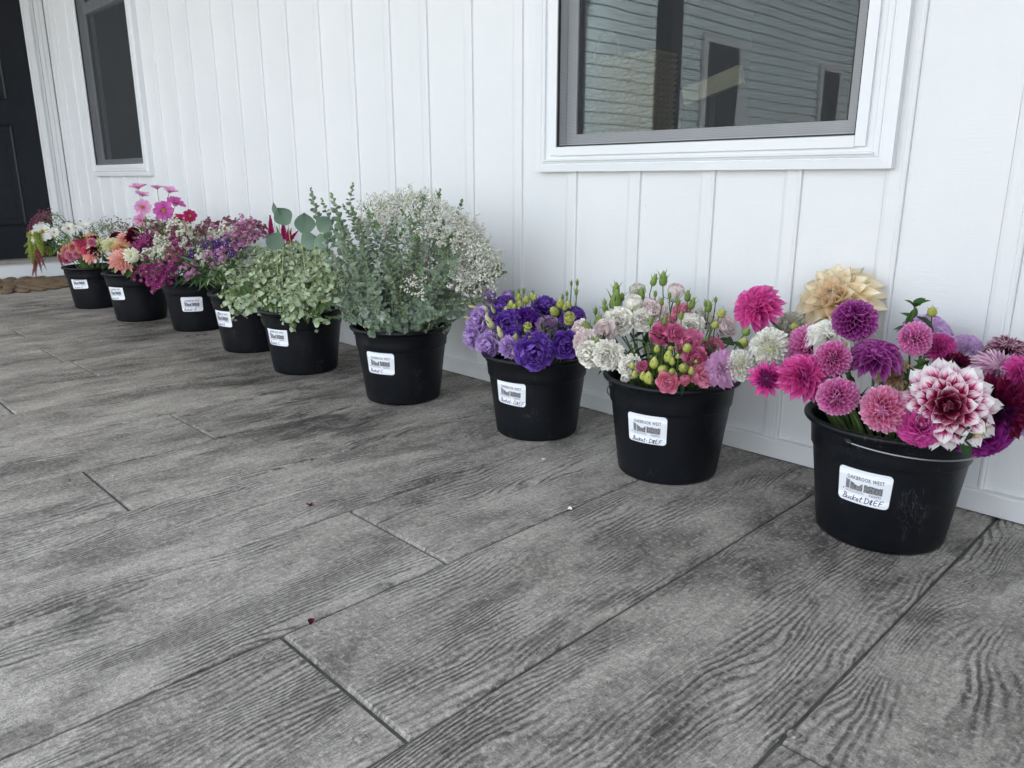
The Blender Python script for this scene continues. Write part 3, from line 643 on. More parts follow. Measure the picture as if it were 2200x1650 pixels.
def shape(key):
    if key in SHP: return SHP[key]
    k, *a = key
    i = a[0] if a else 0
    d = {
     'ball': lambda: sheet(4, 4, wp(.55, 2.6, .12, .35), 1.15, .05, 0, i),
     'balltight': lambda: sheet(4, 3, wp(.6, 2.6, .2, .5), 1.9, .22, 0, i),
     'formal': lambda: sheet(4, 6, wp(.60, 1.9, .0, .3), .80, (.10, -.05, -.14)[i % 3], .012, i, 2.2, .02),
     'in': lambda: sheet(4, 5, wp(.5, 1.6, .0, .4), 1.5, .38, 0, i),
     'dinner': lambda: sheet(4, 7, wp(.5, 1.5, .0, .25), .55, (.16, -.06, -.2)[i % 3], .045, i, 2.0, .03, .15),
     'notch': lambda: sheet(6, 7, wp(.66, 2.6, .14, .3), .42, (.1, -.03, -.12)[i % 3], .05, i, 2.0, -.06),
     'quill': lambda: sheet(2, 5, wp(.35, 1.3, .0, .5), .9, (.25, .08, -.12)[i % 3], .02, i),
     'short': lambda: sheet(3, 3, wp(.6, 2.8, .25, .5), .4, -.1, .02, i),
     'ruf': lambda: sheet(9, 7, wp(.74, 3.0, .50, .22, .66), .42, (.10, -.14, .0, -.24)[i % 4], .14, i, 2.4),
     'rose': lambda: sheet(8, 6, wp(.66, 3.0, .40, .35, .62), .75, (.06, -.10, -.02, -.16)[i % 4], .020, i, 3.0),
     'carn': lambda: sheet(10, 5, wp(.82, 3.2, .70, .20, .62), .40, (.1, -.1, .02, -.2)[i % 4], .17, i, 2.0),
     'cosmos': lambda: sheet(6, 5, wp(.70, 3.0, .50, .14, .34), .25, -.10, .07, i, 2, -.05),
     'sepal': lambda: sheet(2, 4, wp(.3, 1.2, .0, .8, .12), .5, -.15, 0, i),
     'round': lambda: sheet(4, 4, wp(.52, 2.0, .0, .35, .52), .14, -.06, .02, i, 2, .03, .10),
     'mint': lambda: sheet(4, 5, wp(.42, 1.6, .0, .45, .40), .3, -.18, .02, i, 2, 0, .12),
     'lance': lambda: sheet(2, 6, wp(.35, 1.3, .0, .3, .16), .3, -.22, .03, i, 2, 0, .2),
     'leaf': lambda: sheet(4, 6, wp(.42, 1.4, .0, .25, .30), .25, -.18, .04, i, 2, 0, .18),
     'dollar': lambda: sheet(6, 6, wp(.50, 1.9, .0, .25, .52), .06, -.05, .03, i, 2, .02, .06),
     'blade': lambda: sheet(2, 8, wp(.5, 1.2, .0, .4, .05), .3, -.30, 0, i, 2),
     'snap': lambda: sheet(5, 4, wp(.75, 3.0, .6, .35, .60), .3, -.25, .12, i, 2),
    }[k]
    SHP[key] = d(); return SHP[key]
MCACHE = {}
def smesh(key, mat):
    k = (key, mat.name)
    if k not in MCACHE:
        V, F, T = shape(key); MCACHE[k] = MB().add(V, F, T).mesh(key[0]+'_petal', mat)
    return MCACHE[k]
def mat34(X, Y, Z, P): return np.stack([X, Y, Z, P], 1)
def m4(M): return Matrix([list(M[0]), list(M[1]), list(M[2]), [0, 0, 0, 1]])
def frame(n):
    n = nrm(n); r = np.array([0, 0, 1.0]) if abs(n[2]) < .9 else np.array([1.0, 0, 0]); a = nrm(np.cross(r, n)); return a, np.cross(n, a), n
GOLD = math.pi*(3-math.sqrt(5))
def pet(n, az, th, base, L, W, key, twist=0.0, thick=1.0):
    """matrix of one petal: n = bloom axis frame, az round it, th = angle from axis"""
    a, b, c = n; rd = a*math.cos(az)+b*math.sin(az); Y = rd*math.sin(th)+c*math.cos(th); Z = c*math.sin(th)-rd*math.cos(th); X = np.cross(Y, Z)
    if twist: X, Z = X*math.cos(twist)+Z*math.sin(twist), Z*math.cos(twist)-X*math.sin(twist)
    return mat34(X*W, Y*L, Z*L*thick, base)
def emit(parent, name, items, split, org):
    """items: (key, mat, M34 world); separate objects when split, else one joined mesh per call"""
    if split:
        for key, mat, M in items:
            M = M.copy(); M[:, 3] -= org; link(name, smesh(key, mat), parent, mat=m4(M))
    else:
        mats = []; mb = MB()
        g = {}
        for key, mat, M in items:
            if mat not in mats: mats.append(mat)
            M = M.copy(); M[:, 3] -= org; g.setdefault((key, mats.index(mat)), []).append(M)
        for (key, mi), Ms in g.items(): mb.inst(shape(key), np.array(Ms), mi)
        if g: mb.build(name+'s', mats, parent, kind='stuff')
def stemcurve(P, n, bk, low=None, spread=.115, seed=0):
    r = random.Random(seed); c = np.array([*BK[bk], 0.0]); d = P-c; d[2] = 0; dl = np.linalg.norm(d)+1e-6; u = d/dl
    rim = c+u*min(dl*.75, spread)+np.array([r.uniform(-.02, .02), r.uniform(-.02, .02), .258])
    end = c-u*r.uniform(.0, .06)+np.array([r.uniform(-.03, .03), r.uniform(-.03, .03), .03]); H = np.linalg.norm(P-rim)
    out = nrm(rim-end)
    C1 = P-n*H*.35; C1[2] = max(C1[2], rim[2]+.002) if P[2] > rim[2] else C1[2]
    a = bez(P, C1, rim+out*H*.45, rim, 10); b = np.linspace(0, 1, 5)[1:, None]*(end-rim)+rim
    return np.concatenate([a, b]), end
def start(name, P, n, bk, label, cat, group, stemr, stemmat, seed, P0=None, spread=.115):
    cur, end = stemcurve(P if P0 is None else P0, n, bk, None, spread, seed)
    t = thing(name, tuple(end), label, cat, group); mb = MB(); tube(mb, cur-end, np.linspace(stemr*.85, stemr*1.15, len(cur)), 6); mb.build('stem', stemmat, t)
    return t, end, cur
def leaves_on(t, end, cur, n, key, mat, size, rnd, lo=.15, hi=.62):
    for i in range(n):
        f = rnd.uniform(lo, hi); k = int(f*(len(cur)-1)); p = cur[k]; T = nrm(cur[max(k-1, 0)]-cur[k+1]); az = rnd.uniform(0, 6.28)
        L = size*rnd.uniform(.7, 1.15); M = pet(frame(T), az, rnd.uniform(.7, 1.3), p, L, L, key); M[:, 3] -= end
        if p[2] < .27: continue
        link('leaf', smesh(key, mat), t, mat=m4(M))

G = petal
M_STEM = G('flower_stem', [(0, (.085, .15, .04)), (1, (.10, .17, .05))], .1, .5)
M_STEMD = G('dark_stem', [(0, (.06, .085, .035)), (1, (.09, .06, .045))], .1, .5)
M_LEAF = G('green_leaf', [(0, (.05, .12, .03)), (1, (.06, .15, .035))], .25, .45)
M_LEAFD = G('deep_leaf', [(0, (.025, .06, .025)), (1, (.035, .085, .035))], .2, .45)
M_SEP = G('calyx_green', [(0, (.13, .24, .05)), (1, (.17, .28, .07))], .25, .5)
HOT = G('hot_pink_petal', [(0, (.38, .015, .14)), (.50, (.78, .07, .40)), (.85, (.88, .18, .55)), (1, (.94, .42, .70))])
MAG = G('magenta_petal', [(0, (.36, .012, .16)), (.5, (.66, .05, .36)), (1, (.78, .18, .52))])
PUR = G('purple_petal', [(0, (.20, .01, .15)), (.6, (.42, .04, .34)), (1, (.68, .26, .62))])
ORC = G('orchid_petal', [(0, (.55, .08, .32)), (.5, (.80, .20, .54)), (.85, (.88, .40, .70)), (1, (.93, .62, .82))])
ORH = G('orchid_heart', [(0, (.22, .06, .10)), (.5, (.46, .08, .28)), (1, (.62, .16, .42))])
PUH = G('purple_heart', [(0, (.10, .03, .06)), (.6, (.20, .02, .15)), (1, (.34, .05, .27))])
PNK = G('soft_pink_petal', [(0, (.70, .14, .30)), (.5, (.86, .30, .52)), (.85, (.90, .48, .68)), (1, (.92, .64, .80))])
PEA = G('peach_petal', [(0, (.92, .60, .28)), (.30, (.94, .78, .50)), (1, (.95, .89, .72))], .30)
PEA2 = G('peach_fold_petal', [(0, (.76, .46, .22)), (.4, (.90, .70, .45)), (1, (.92, .80, .64))], .30)
CRM = G('cream_petal', [(0, (.82, .82, .34)), (.35, (.93, .93, .66)), (1, (.95, .95, .86))], .16)
WHT = G('white_petal', [(0, (.84, .84, .58)), (.3, (.93, .93, .84)), (1, (.95, .95, .92))], .16)
OFF = G('ivory_petal', [(0, (.60, .56, .36)), (.4, (.78, .76, .66)), (1, (.82, .80, .74))], .16)
BIC = G('bicolour_petal', [(0, (.08, .002, .02)), (.57, (.26, .006, .05)), (.68, (.62, .06, .22)), (.77, (.90, .60, .74)), (.86, (.95, .94, .94)), (1, (.95, .94, .94))], .3, .55, .10, .05)
BICI = G('bicolour_inner', [(0, (.08, .002, .02)), (.60, (.24, .008, .05)), (.88, (.46, .12, .20)), (1, (.74, .46, .50))], .3, .55, .1, .06)
BUR = G('burgundy_petal', [(0, (.035, .001, .015)), (.7, (.13, .003, .035)), (1, (.20, .008, .06))], .3, .5)
BURP = G('burgundy_heart', [(0, (.03, .002, .03)), (1, (.10, .01, .08))], .25)
VIO = G('violet_ray_petal', [(0, (.12, .005, .10)), (.6, (.24, .015, .20)), (1, (.38, .05, .34))], .35)
SPI = G('spidery_pink_petal', [(0, (.80, .25, .55)), (.5, (.86, .48, .72)), (1, (.90, .80, .86))], .35)
DWT = G('dark_white_tip_petal', [(0, (.10, .003, .04)), (.62, (.22, .01, .09)), (.82, (.60, .35, .45)), (1, (.88, .80, .82))], .3)
LAV = G('lavender_white_petal', [(0, (.80, .74, .74)), (.45, (.84, .72, .84)), (1, (.66, .38, .78))], .35)
LPK = G('lilac_pink_petal', [(0, (.85, .70, .55)), (.3, (.86, .74, .80)), (1, (.74, .36, .70))], .35)
YEL = G('yellow_green_heart', [(0, (.20, .24, .04)), (1, (.38, .40, .08))], .2)
BUDG = G('dahlia_bud', [(0, (.45, .50, .10)), (.6, (.66, .62, .20)), (1, (.62, .50, .28))], .2, .4)

def dahlia(px, py, rpx, Y, fc, kind, mat, label, bk=9, mat2=None, seed=None, split=True, cat='dahlia', squash=1.0, n=None, spread=.12, stem=True):
    sd = seed if seed is not None else int(px*7+py); r = random.Random(sd); P, mp = at(px, py, Y); R = rpx*mp; nn = facing(P, *fc); fr = frame(nn)
    C = P-nn*R*.25
    if mat2 is None and kind == 'ball': mat2 = {id(PUR): PUH, id(ORC): ORH, id(PNK): ORC}.get(id(mat))
    t, end, cur = start('dahlia' if cat == 'dahlia' else cat.replace(' ', '_'), P, nn, bk, label, cat, 'dahlias in the nearest bucket' if cat == 'dahlia' and bk == 9 else None, .0032, M_STEM, sd, P0=C-nn*R*.12, spread=spread)
    if 'group' in t.keys() and bk != 9: del t['group']
    # bloom core carries the petals
    mb = MB(); lathe(mb, [(.001, -.20), (.10, -.19), (.17, -.10), (.18, 0), (.12, .12), (.03, .2), (.001, .21)], 12)
    V = mb.v[0]*R*(2.7 if kind == 'ball' else 1.0); mb.v[0] = V[:, :1]*fr[0]+V[:, 1:2]*fr[1]+V[:, 2:]*fr[2]+C-end; mb.uv[0][:] = (.5, -.2); core = mb.build('bloom', [mat2 or mat], t)
    it = []
    if kind in ('ball', 'pompon'):
        N = n or 150
        for i in range(N):
            f = (i+.5)/N; th = .06+2.05*f**.62; az = i*GOLD; rs = R*(.60 if th > .5 else .60); d = fr[2]*math.cos(th)*squash+(fr[0]*math.cos(az)+fr[1]*math.sin(az))*math.sin(th)
            wth = .12+.085*min(1, th/1.1); L = R*(.33+.13*min(1, th/.9)); it.append((('balltight' if th < .55 else 'ball', i % 3), mat2 if (mat2 and th < .42) else mat, pet(fr, az+r.uniform(-.05, .05), th*1.02+r.uniform(-.11, .11), C+d*rs*.92*(1+.06*math.sin(az*2+sd))+nn*R*.02, L*r.uniform(.86, 1.12), R*wth*2.1*r.uniform(.9, 1.1), None, r.uniform(-.16, .16))))
    elif kind == 'disc':
        N = 17
        for i in range(N):
            az = i*GOLD+r.uniform(-.1, .1); th = 1.15+.45*(i/N); it.append((('formal', 1+i % 2), mat, pet(fr, az, th, C+nn*R*.02, R*r.uniform(.85, 1.08), R*.36, None, r.uniform(-.25, .25), .8)))
        N = 110
        for i in range(N):
            f = (i+.5)/N; th = .12+1.4*f**.6; az = i*GOLD; d = fr[2]*math.cos(th)*.7+(fr[0]*math.cos(az)+fr[1]*math.sin(az))*math.sin(th); it.append((('balltight', i % 3), PUR, pet(fr, az, th*.9, C+d*R*.44, R*.15, R*.13, None)))
    else:
        cfg = {'formal': (70, .12, 1.80, .45, 'formal', .30), 'dinner': (66, .10, 1.95, .50, 'dinner', .34), 'notch': (62, .30, 1.66, .46, 'notch', .30), 'cactus': (150, .1, 1.95, .10, 'quill', .30), 'flat': (70, .9, 1.72, .33, 'short', .38), 'dark': (80, .22, 1.85, .44, 'dinner', .30)}[kind]
        N = n or cfg[0]
        for i in range(N):
            f = (i+.5)/N; th = cfg[1]+(cfg[2]-cfg[1])*f**.72; az = i*GOLD+r.uniform(-.06, .06); ln = R*(cfg[5]+(1.02-cfg[5])*min(1, f*1.15)**.75)*r.uniform(.93, 1.06)
            rd = fr[0]*math.cos(az)+fr[1]*math.sin(az); base = C+nn*R*(.16*(1-f)-.04)*squash+rd*R*.10*f**.5
            k = 'in' if (th < .62 and kind not in ('cactus', 'flat')) else cfg[4]; vi = 0 if f < .35 else (1 if f < .75 else 2)
            m = mat2 if (mat2 and f < .30) else mat
            it.append(((k, vi), m, pet(fr, az, th, base, ln, R*cfg[3]*2*(.55+.45*min(1, f*2.2))*r.uniform(.9, 1.1)*(.5 if cfg[4] != 'quill' else .8), None, r.uniform(-.18, .18))))
    emit(core, 'petal', it, split, end)
    # calyx bracts
    for i in range(5): M = pet(fr, i*1.257+.3, 2.2, C-nn*R*.18, R*.32, R*.42, None); M[:, 3] -= end; link('bract', smesh(('sepal', 0), M_SEP), t, mat=m4(M))
    if kind in ('disc', 'formal', 'notch', 'dark') and mat2 is not CRM:
        mb = MB(); N = 12; Ms = [pet(fr, i*GOLD, .1+.6*(i/N)**.5, C+nn*R*(.66*squash if kind == 'ball' else .44 if kind == 'disc' else .16), R*.075, R*.07, None) for i in range(N)]; Ms = np.array(Ms); Ms[:, :, 3] -= end; mb.inst(shape(('balltight', 0)), Ms); mb.build('centre', YEL, core, kind='stuff')
    return t, end, cur

DAH = [
 (1793, 640, 90, -.10, (-.35, .50, .75), 'dinner', PEA, 'huge peach dahlia standing tallest at the back of the nearest bucket', PEA2),
 (1695, 702, 36, -.14, (-.5, .35, .7), 'ball', OFF, 'ivory dahlia at the back, left below the huge peach one', None),
 (1780, 716, 50, -.31, (-.1, .8, .5), 'formal', WHT, 'white dahlia seen from the side under the huge peach one', None),
 (1624, 658, 52, -.26, (-.35, .45, .8), 'formal', HOT, 'hot pink dahlia on a bare stem rising at the far left of the nearest bucket', None),
 (1652, 744, 44, -.33, (-.25, .55, .8), 'ball', WHT, 'creamy white ball dahlia at the left, above the open magenta one', CRM),
 (1586, 785, 35, -.38, (-.2, .25, 1.), 'ball', WHT, 'small pale yellow ball dahlia touching the lisianthus bucket', CRM),
 (1836, 684, 46, -.31, (-.05, .55, .8), 'ball', PUR, 'purple ball dahlia just in front of the huge peach one', None),
 (1741, 738, 47, -.30, (.0, .55, .85), 'ball', ORC, 'orchid pink ball dahlia behind the hot pink pointed one', None),
 (1789, 771, 40, -.38, (.0, .3, 1.), 'ball', ORC, 'mid pink ball dahlia in the middle, beside the dark purple one', None),
 (1880, 762, 54, -.31, (-.05, .8, .6), 'formal', PUR, 'deep purple dahlia at the centre of the nearest bucket', None),
 (1728, 806, 54, -.42, (.15, .45, .9), 'formal', HOT, 'hot pink pointed dahlia facing up in front left', MAG),
 (1648, 814, 44, -.42, (-.15, .15, 1.), 'disc', HOT, 'open magenta dahlia with purple dome centre at far left', MAG),
 (1799, 854, 43, -.47, (.0, .05, 1.), 'ball', ORC, 'round orchid dahlia hanging over the left rim', None),
 (1897, 881, 50, -.48, (-.15, .1, 1.), 'ball', PNK, 'soft pink ball dahlia low over the front rim', None),
 (1975, 932, 47, -.47, (.0, -.5, .85), 'formal', MAG, 'magenta dahlia facing down under the bicolour one', None),
 (2037, 872, 92, -.45, (.05, .22, 1.), 'notch', BIC, 'large white and burgundy bicolour dahlia at the front right', BICI),
 (2147, 882, 78, -.36, (.35, .15, .9), 'dark', BUR, 'large dark burgundy dahlia right of the bicolour one', BURP),
 (2110, 955, 62, -.38, (.25, -.55, .65), 'dinner', VIO, 'violet dahlia drooping lowest at the right rim', None),
 (2143, 795, 62, -.27, (.2, .6, .75), 'cactus', SPI, 'spidery pale pink dahlia at the right side', None),
 (2165, 748, 46, -.17, (.1, .7, .5), 'cactus', DWT, 'dark spiky dahlia with white tips at the top right', None),
 (1962, 728, 36, -.33, (-.6, .15, .7), 'ball', ORC, 'small orchid ball dahlia turned to the side, under the green buds', None),
 (1990, 706, 54, -.12, (.1, .75, .5), 'formal', LAV, 'lavender and white dahlia behind, at the back right', None),
 (2024, 744, 34, -.26, (.3, .4, .8), 'formal', MAG, 'magenta dahlia half hidden at the back right', None),
 (2079, 738, 34, -.13, (.2, .7, .5), 'formal', LAV, 'pale lilac dahlia low at the back right', None),
 (1925, 806, 45, -.25, (-.05, .5, .8), 'dinner', PEA2, 'crinkled peach dahlia deep among the stems', None),
 (2056, 788, 36, -.28, (.1, .4, .9), 'dark', BUR, 'small burgundy dahlia above the bicolour one', BURP),
 (2200, 800, 40, -.30, (.4, .3, .8), 'formal', MAG, 'magenta dahlia cut by the right edge of the photo', None),
 (2205, 905, 34, -.28, (.5, .1, .8), 'formal', LAV, 'lilac dahlia low at the right edge of the photo', None),
 (1945, 865, 30, -.30, (-.1, .5, .8), 'dark', BUR, 'burgundy dahlia peeping out between pink and bicolour ones', None),
]
for d in DAH:
    small = d[5] in ('cactus', 'ball') and d[2] < 38
    dahlia(d[0], d[1], d[2], d[3], d[4], d[5], d[6], d[7], 9, d[8], split=not (d[5] == 'cactus'))
dahlia(1549, 792, 42, -.40, (-.35, .2, .9), 'formal', LPK, 'lilac tipped pale dahlia over the right rim of the lisianthus bucket', 8, None, cat='dahlia', spread=.13)

def budlathe(mb, P, n, L, W, mi, prof=None):
    fr = frame(n); prof = prof or [(.02, 0), (.38, .08), (.5, .28), (.46, .5), (.28, .78), (.10, .96), (.01, 1)]
    b = MB(); lathe(b, [(a*W, z*L) for a, z in prof], 9); V = b.v[0]; mb.add(V[:, :1]*fr[0]+V[:, 1:2]*fr[1]+V[:, 2:]*fr[2]+P, b.q[0], b.uv[0][:, ::1], mi)
YGB = G('yellow_green_bud', [(0, (.36, .42, .08)), (.6, (.50, .54, .13)), (1, (.60, .60, .24))], .25, .5)
GRB = G('green_bud', [(0, (.16, .28, .06)), (1, (.30, .40, .12))], .25, .5)
CRB = G('cream_bud', [(0, (.30, .38, .10)), (.5, (.62, .60, .34)), (1, (.74, .62, .40))], .25, .5)
PKB = G('pink_bud', [(0, (.40, .36, .16)), (.4, (.80, .50, .50)), (1, (.86, .60, .62))], .25, .5)
def bud(px, py, lpx, Y, fc, mat, label, bk, cat='flower bud', group=None, wide=.62, open_=False, P=None):
    if P is None: P, mp = at(px, py, Y); L = lpx*mp
    else: L = lpx
    nn = facing(P, *fc); sd = int(px*3+py*5+L*999); B = P-nn*L*.5
    t, end, cur = start('bud_stem', P, nn, bk, label, cat, group, .0017, M_STEM, sd, P0=B)
    mb = MB(); budlathe(mb, B-end, nn, L, L*wide, 0); bd = mb.build('bud', mat, t); fr = frame(nn)
    for i in range(4):
        M = pet(fr, i*1.57+sd, .28, B-nn*L*.05, L*1.12, L*.55, None); M[:, 3] -= end; link('sepal', smesh(('sepal', 0), M_SEP), bd, mat=m4(M))
    if open_:
        it = [(('ruf', i % 4), mat, pet(fr, i*GOLD, .2+.35*(i/7), B+nn*L*.2, L*.9, L*.75, None)) for i in range(7)]; emit(bd, 'petal', it, True, end)
    return t
for px, py, l, Y, fc, lb in [(2037, 792, 46, -.36, (.3, .35, .6), 'fat yellow green dahlia bud above the bicolour bloom'), (2100, 925, 44, -.42, (.0, -.4, .8), 'yellow green dahlia bud hanging at the right rim'), (1812, 737, 36, -.30, (.2, -.1, .8), 'greenish bud under the white dahlia'), (1706, 702, 24, -.27, (-.2, .2, .8), 'small green bud in front of the ivory dahlia'), (1615, 777, 20, -.36, (.0, .2, .9), 'tiny yellow bud between the pale ball and the magenta dahlia'), (2003, 668, 26, -.25, (.0, .8, .5), 'green bud at the tip of the leafy sprig')]:
    bud(px, py, l, Y, fc, BUDG if l > 30 else YGB, lb, 9, 'flower bud', None, .80)
# leafy green sprigs among the dahlias
def sprig(px, py, Y, fc, bk, label, nl, size, mat=M_LEAF, key='leaf', stem=M_STEM, lo=.0, hi=.45, cat='foliage', group=None, rr=.0022):
    P, mp = at(px, py, Y); nn = facing(P, *fc); sd = int(px+py*3); r = random.Random(sd); t, end, cur = start('leafy_sprig', P, nn, bk, label, cat, group, rr, stem, sd)
    leaves_on(t, end, cur, nl, (key, 0), mat, size*mp, r, lo, hi)
    return t
sprig(1965, 660, -.24, (.1, .9, .3), 9, 'leafy green sprig rising above the small orchid dahlia', 14, 34, hi=.3)
sprig(2005, 712, -.25, (.3, .7, .3), 9, 'green leaves behind the small orchid dahlia', 6, 50, M_LEAFD, hi=.3)
sprig(1760, 690, -.24, (-.2, .9, .3), 9, 'dark leaf standing before the huge peach dahlia', 4, 44, M_LEAFD, hi=.2)
sprig(1990, 775, -.33, (-.2, .5, .6), 9, 'toothed green leaves over the peach dahlia', 9, 44, hi=.35)
sprig(1965, 815, -.36, (-.4, .3, .6), 9, 'green leaves between the stems in the middle', 6, 42, M_LEAFD, hi=.5)
sprig(2070, 945, -.44, (.2, -.3, .7), 9, 'dark green leaf tucked over the front rim', 4, 54, M_LEAFD, hi=.2)
r = random.Random(3)
for i in range(9):
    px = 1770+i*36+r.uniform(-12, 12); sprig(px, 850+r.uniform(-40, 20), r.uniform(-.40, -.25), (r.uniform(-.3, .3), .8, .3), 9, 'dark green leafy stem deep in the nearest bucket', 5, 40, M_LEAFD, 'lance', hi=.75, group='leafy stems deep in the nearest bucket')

# ------------------------------------------------------------------ lisianthus
LWH = G('lisianthus_white', [(0, (.74, .80, .44)), (.40, (.94, .94, .80)), (.8, (.96, .95, .87)), (1, (.95, .92, .86))], .20, .55, .06, .04)
LBL = G('lisianthus_blush', [(0, (.80, .82, .66)), (.35, (.94, .92, .88)), (.80, (.94, .87, .85)), (1, (.92, .75, .77))], .20, .55, .08, .05)
LRO = G('lisianthus_rose', [(0, (.62, .30, .30)), (.4, (.70, .14, .32)), (1, (.80, .26, .46))], .3, .55, .10, .08)
LPI = G('lisianthus_pink', [(0, (.85, .55, .45)), (.5, (.87, .27, .42)), (1, (.90, .40, .56))], .35, .55, .08, .06)
LPU = G('lisianthus_purple', [(0, (.05, .01, .12)), (.4, (.10, .028, .30)), (.8, (.15, .05, .42)), (1, (.26, .13, .56))], .3, .5, .14, .14)
LPX = G('lisianthus_deep', [(0, (.04, .005, .08)), (.5, (.08, .015, .24)), (1, (.13, .03, .34))], .3, .5, .14, .12)
LLA = G('lisianthus_lavender', [(0, (.50, .40, .50)), (.4, (.52, .34, .74)), (.85, (.62, .42, .82)), (1, (.74, .56, .86))], .35, .55, .12, .08)
LMX = G('lisianthus_picotee', [(0, (.50, .52, .14)), (.45, (.66, .62, .38)), (.7, (.60, .46, .56)), (1, (.30, .14, .42))], .35, .55, .12, .08)
def rosebloom(px, py, rpx, Y, fc, mat, kind, label, bk, group, open_=1.0, mat2=None, cat='lisianthus', leafy=2, leafmat=None):
    sd = int(px*5+py*3); r = random.Random(sd); P, mp = at(px, py, Y); R = rpx*mp; nn = facing(P, *fc); fr = frame(nn); B = P-nn*R*.62
    t, end, cur = start('lisianthus_stem' if cat == 'lisianthus' else cat.replace(' ', '_')+'_stem', P, nn, bk, label, cat, group, .0022, M_STEM, sd, P0=B)
    mb = MB(); budlathe(mb, B-end-nn*R*.05, nn, R*.32, R*.34, 0); bl = mb.build('bloom', M_SEP, t)
    it = []
    rings = {'rose': [(6, 1.02, 1.00, 1.12), (5, .74, .96, 1.08), (5, .48, .90, .98), (4, .26, .84, .80), (3, .08, .80, .55)],
             'ruf': [(6, 1.12, 1.0, 1.2), (6, .82, .96, 1.15), (5, .55, .92, 1.0), (5, .32, .88, .85), (4, .12, .86, .6)],
             'carn': [(8, 1.25, .98, 1.05), (8, .98, .96, 1.0), (8, .70, .96, .95), (7, .45, .95, .85), (5, .22, .95, .7), (3, .05, .95, .5)],
             'cup': [(5, .40, 1.15, 1.05), (5, .28, 1.12, .95), (4, .16, 1.05, .8), (3, .05, 1.0, .55)]}[kind]
    key = {'rose': 'rose', 'ruf': 'ruf', 'carn': 'carn', 'cup': 'rose'}[kind]
    for q, (N, th, L, W) in enumerate(rings):
        for i in range(N):
            az = (i+.5*(q % 2)+r.uniform(-.12, .12))*2*math.pi/N
            it.append(((key, (i+q) % 4), mat2 if (mat2 and q >= len(rings)-2) else mat, pet(fr, az, th*open_+r.uniform(-.08, .08), B+nn*R*.04*q, R*L*r.uniform(1.0, 1.12), R*W, None, r.uniform(-.16, .16))))
    emit(bl, 'petal', it, True, end)
    for i in range(5): M = pet(fr, i*1.257, 1.3, B-nn*R*.05, R*.8, R*.5, None); M[:, 3] -= end; link('sepal', smesh(('sepal', 0), M_SEP), t, mat=m4(M))
    leaves_on(t, end, cur, leafy, ('lance', 0), leafmat or M_LEAFD, .055, r, .3, .75)
    return t, end, cur
GW = 'white and blush lisianthus in their bucket'; GP = 'purple lisianthus in their bucket'
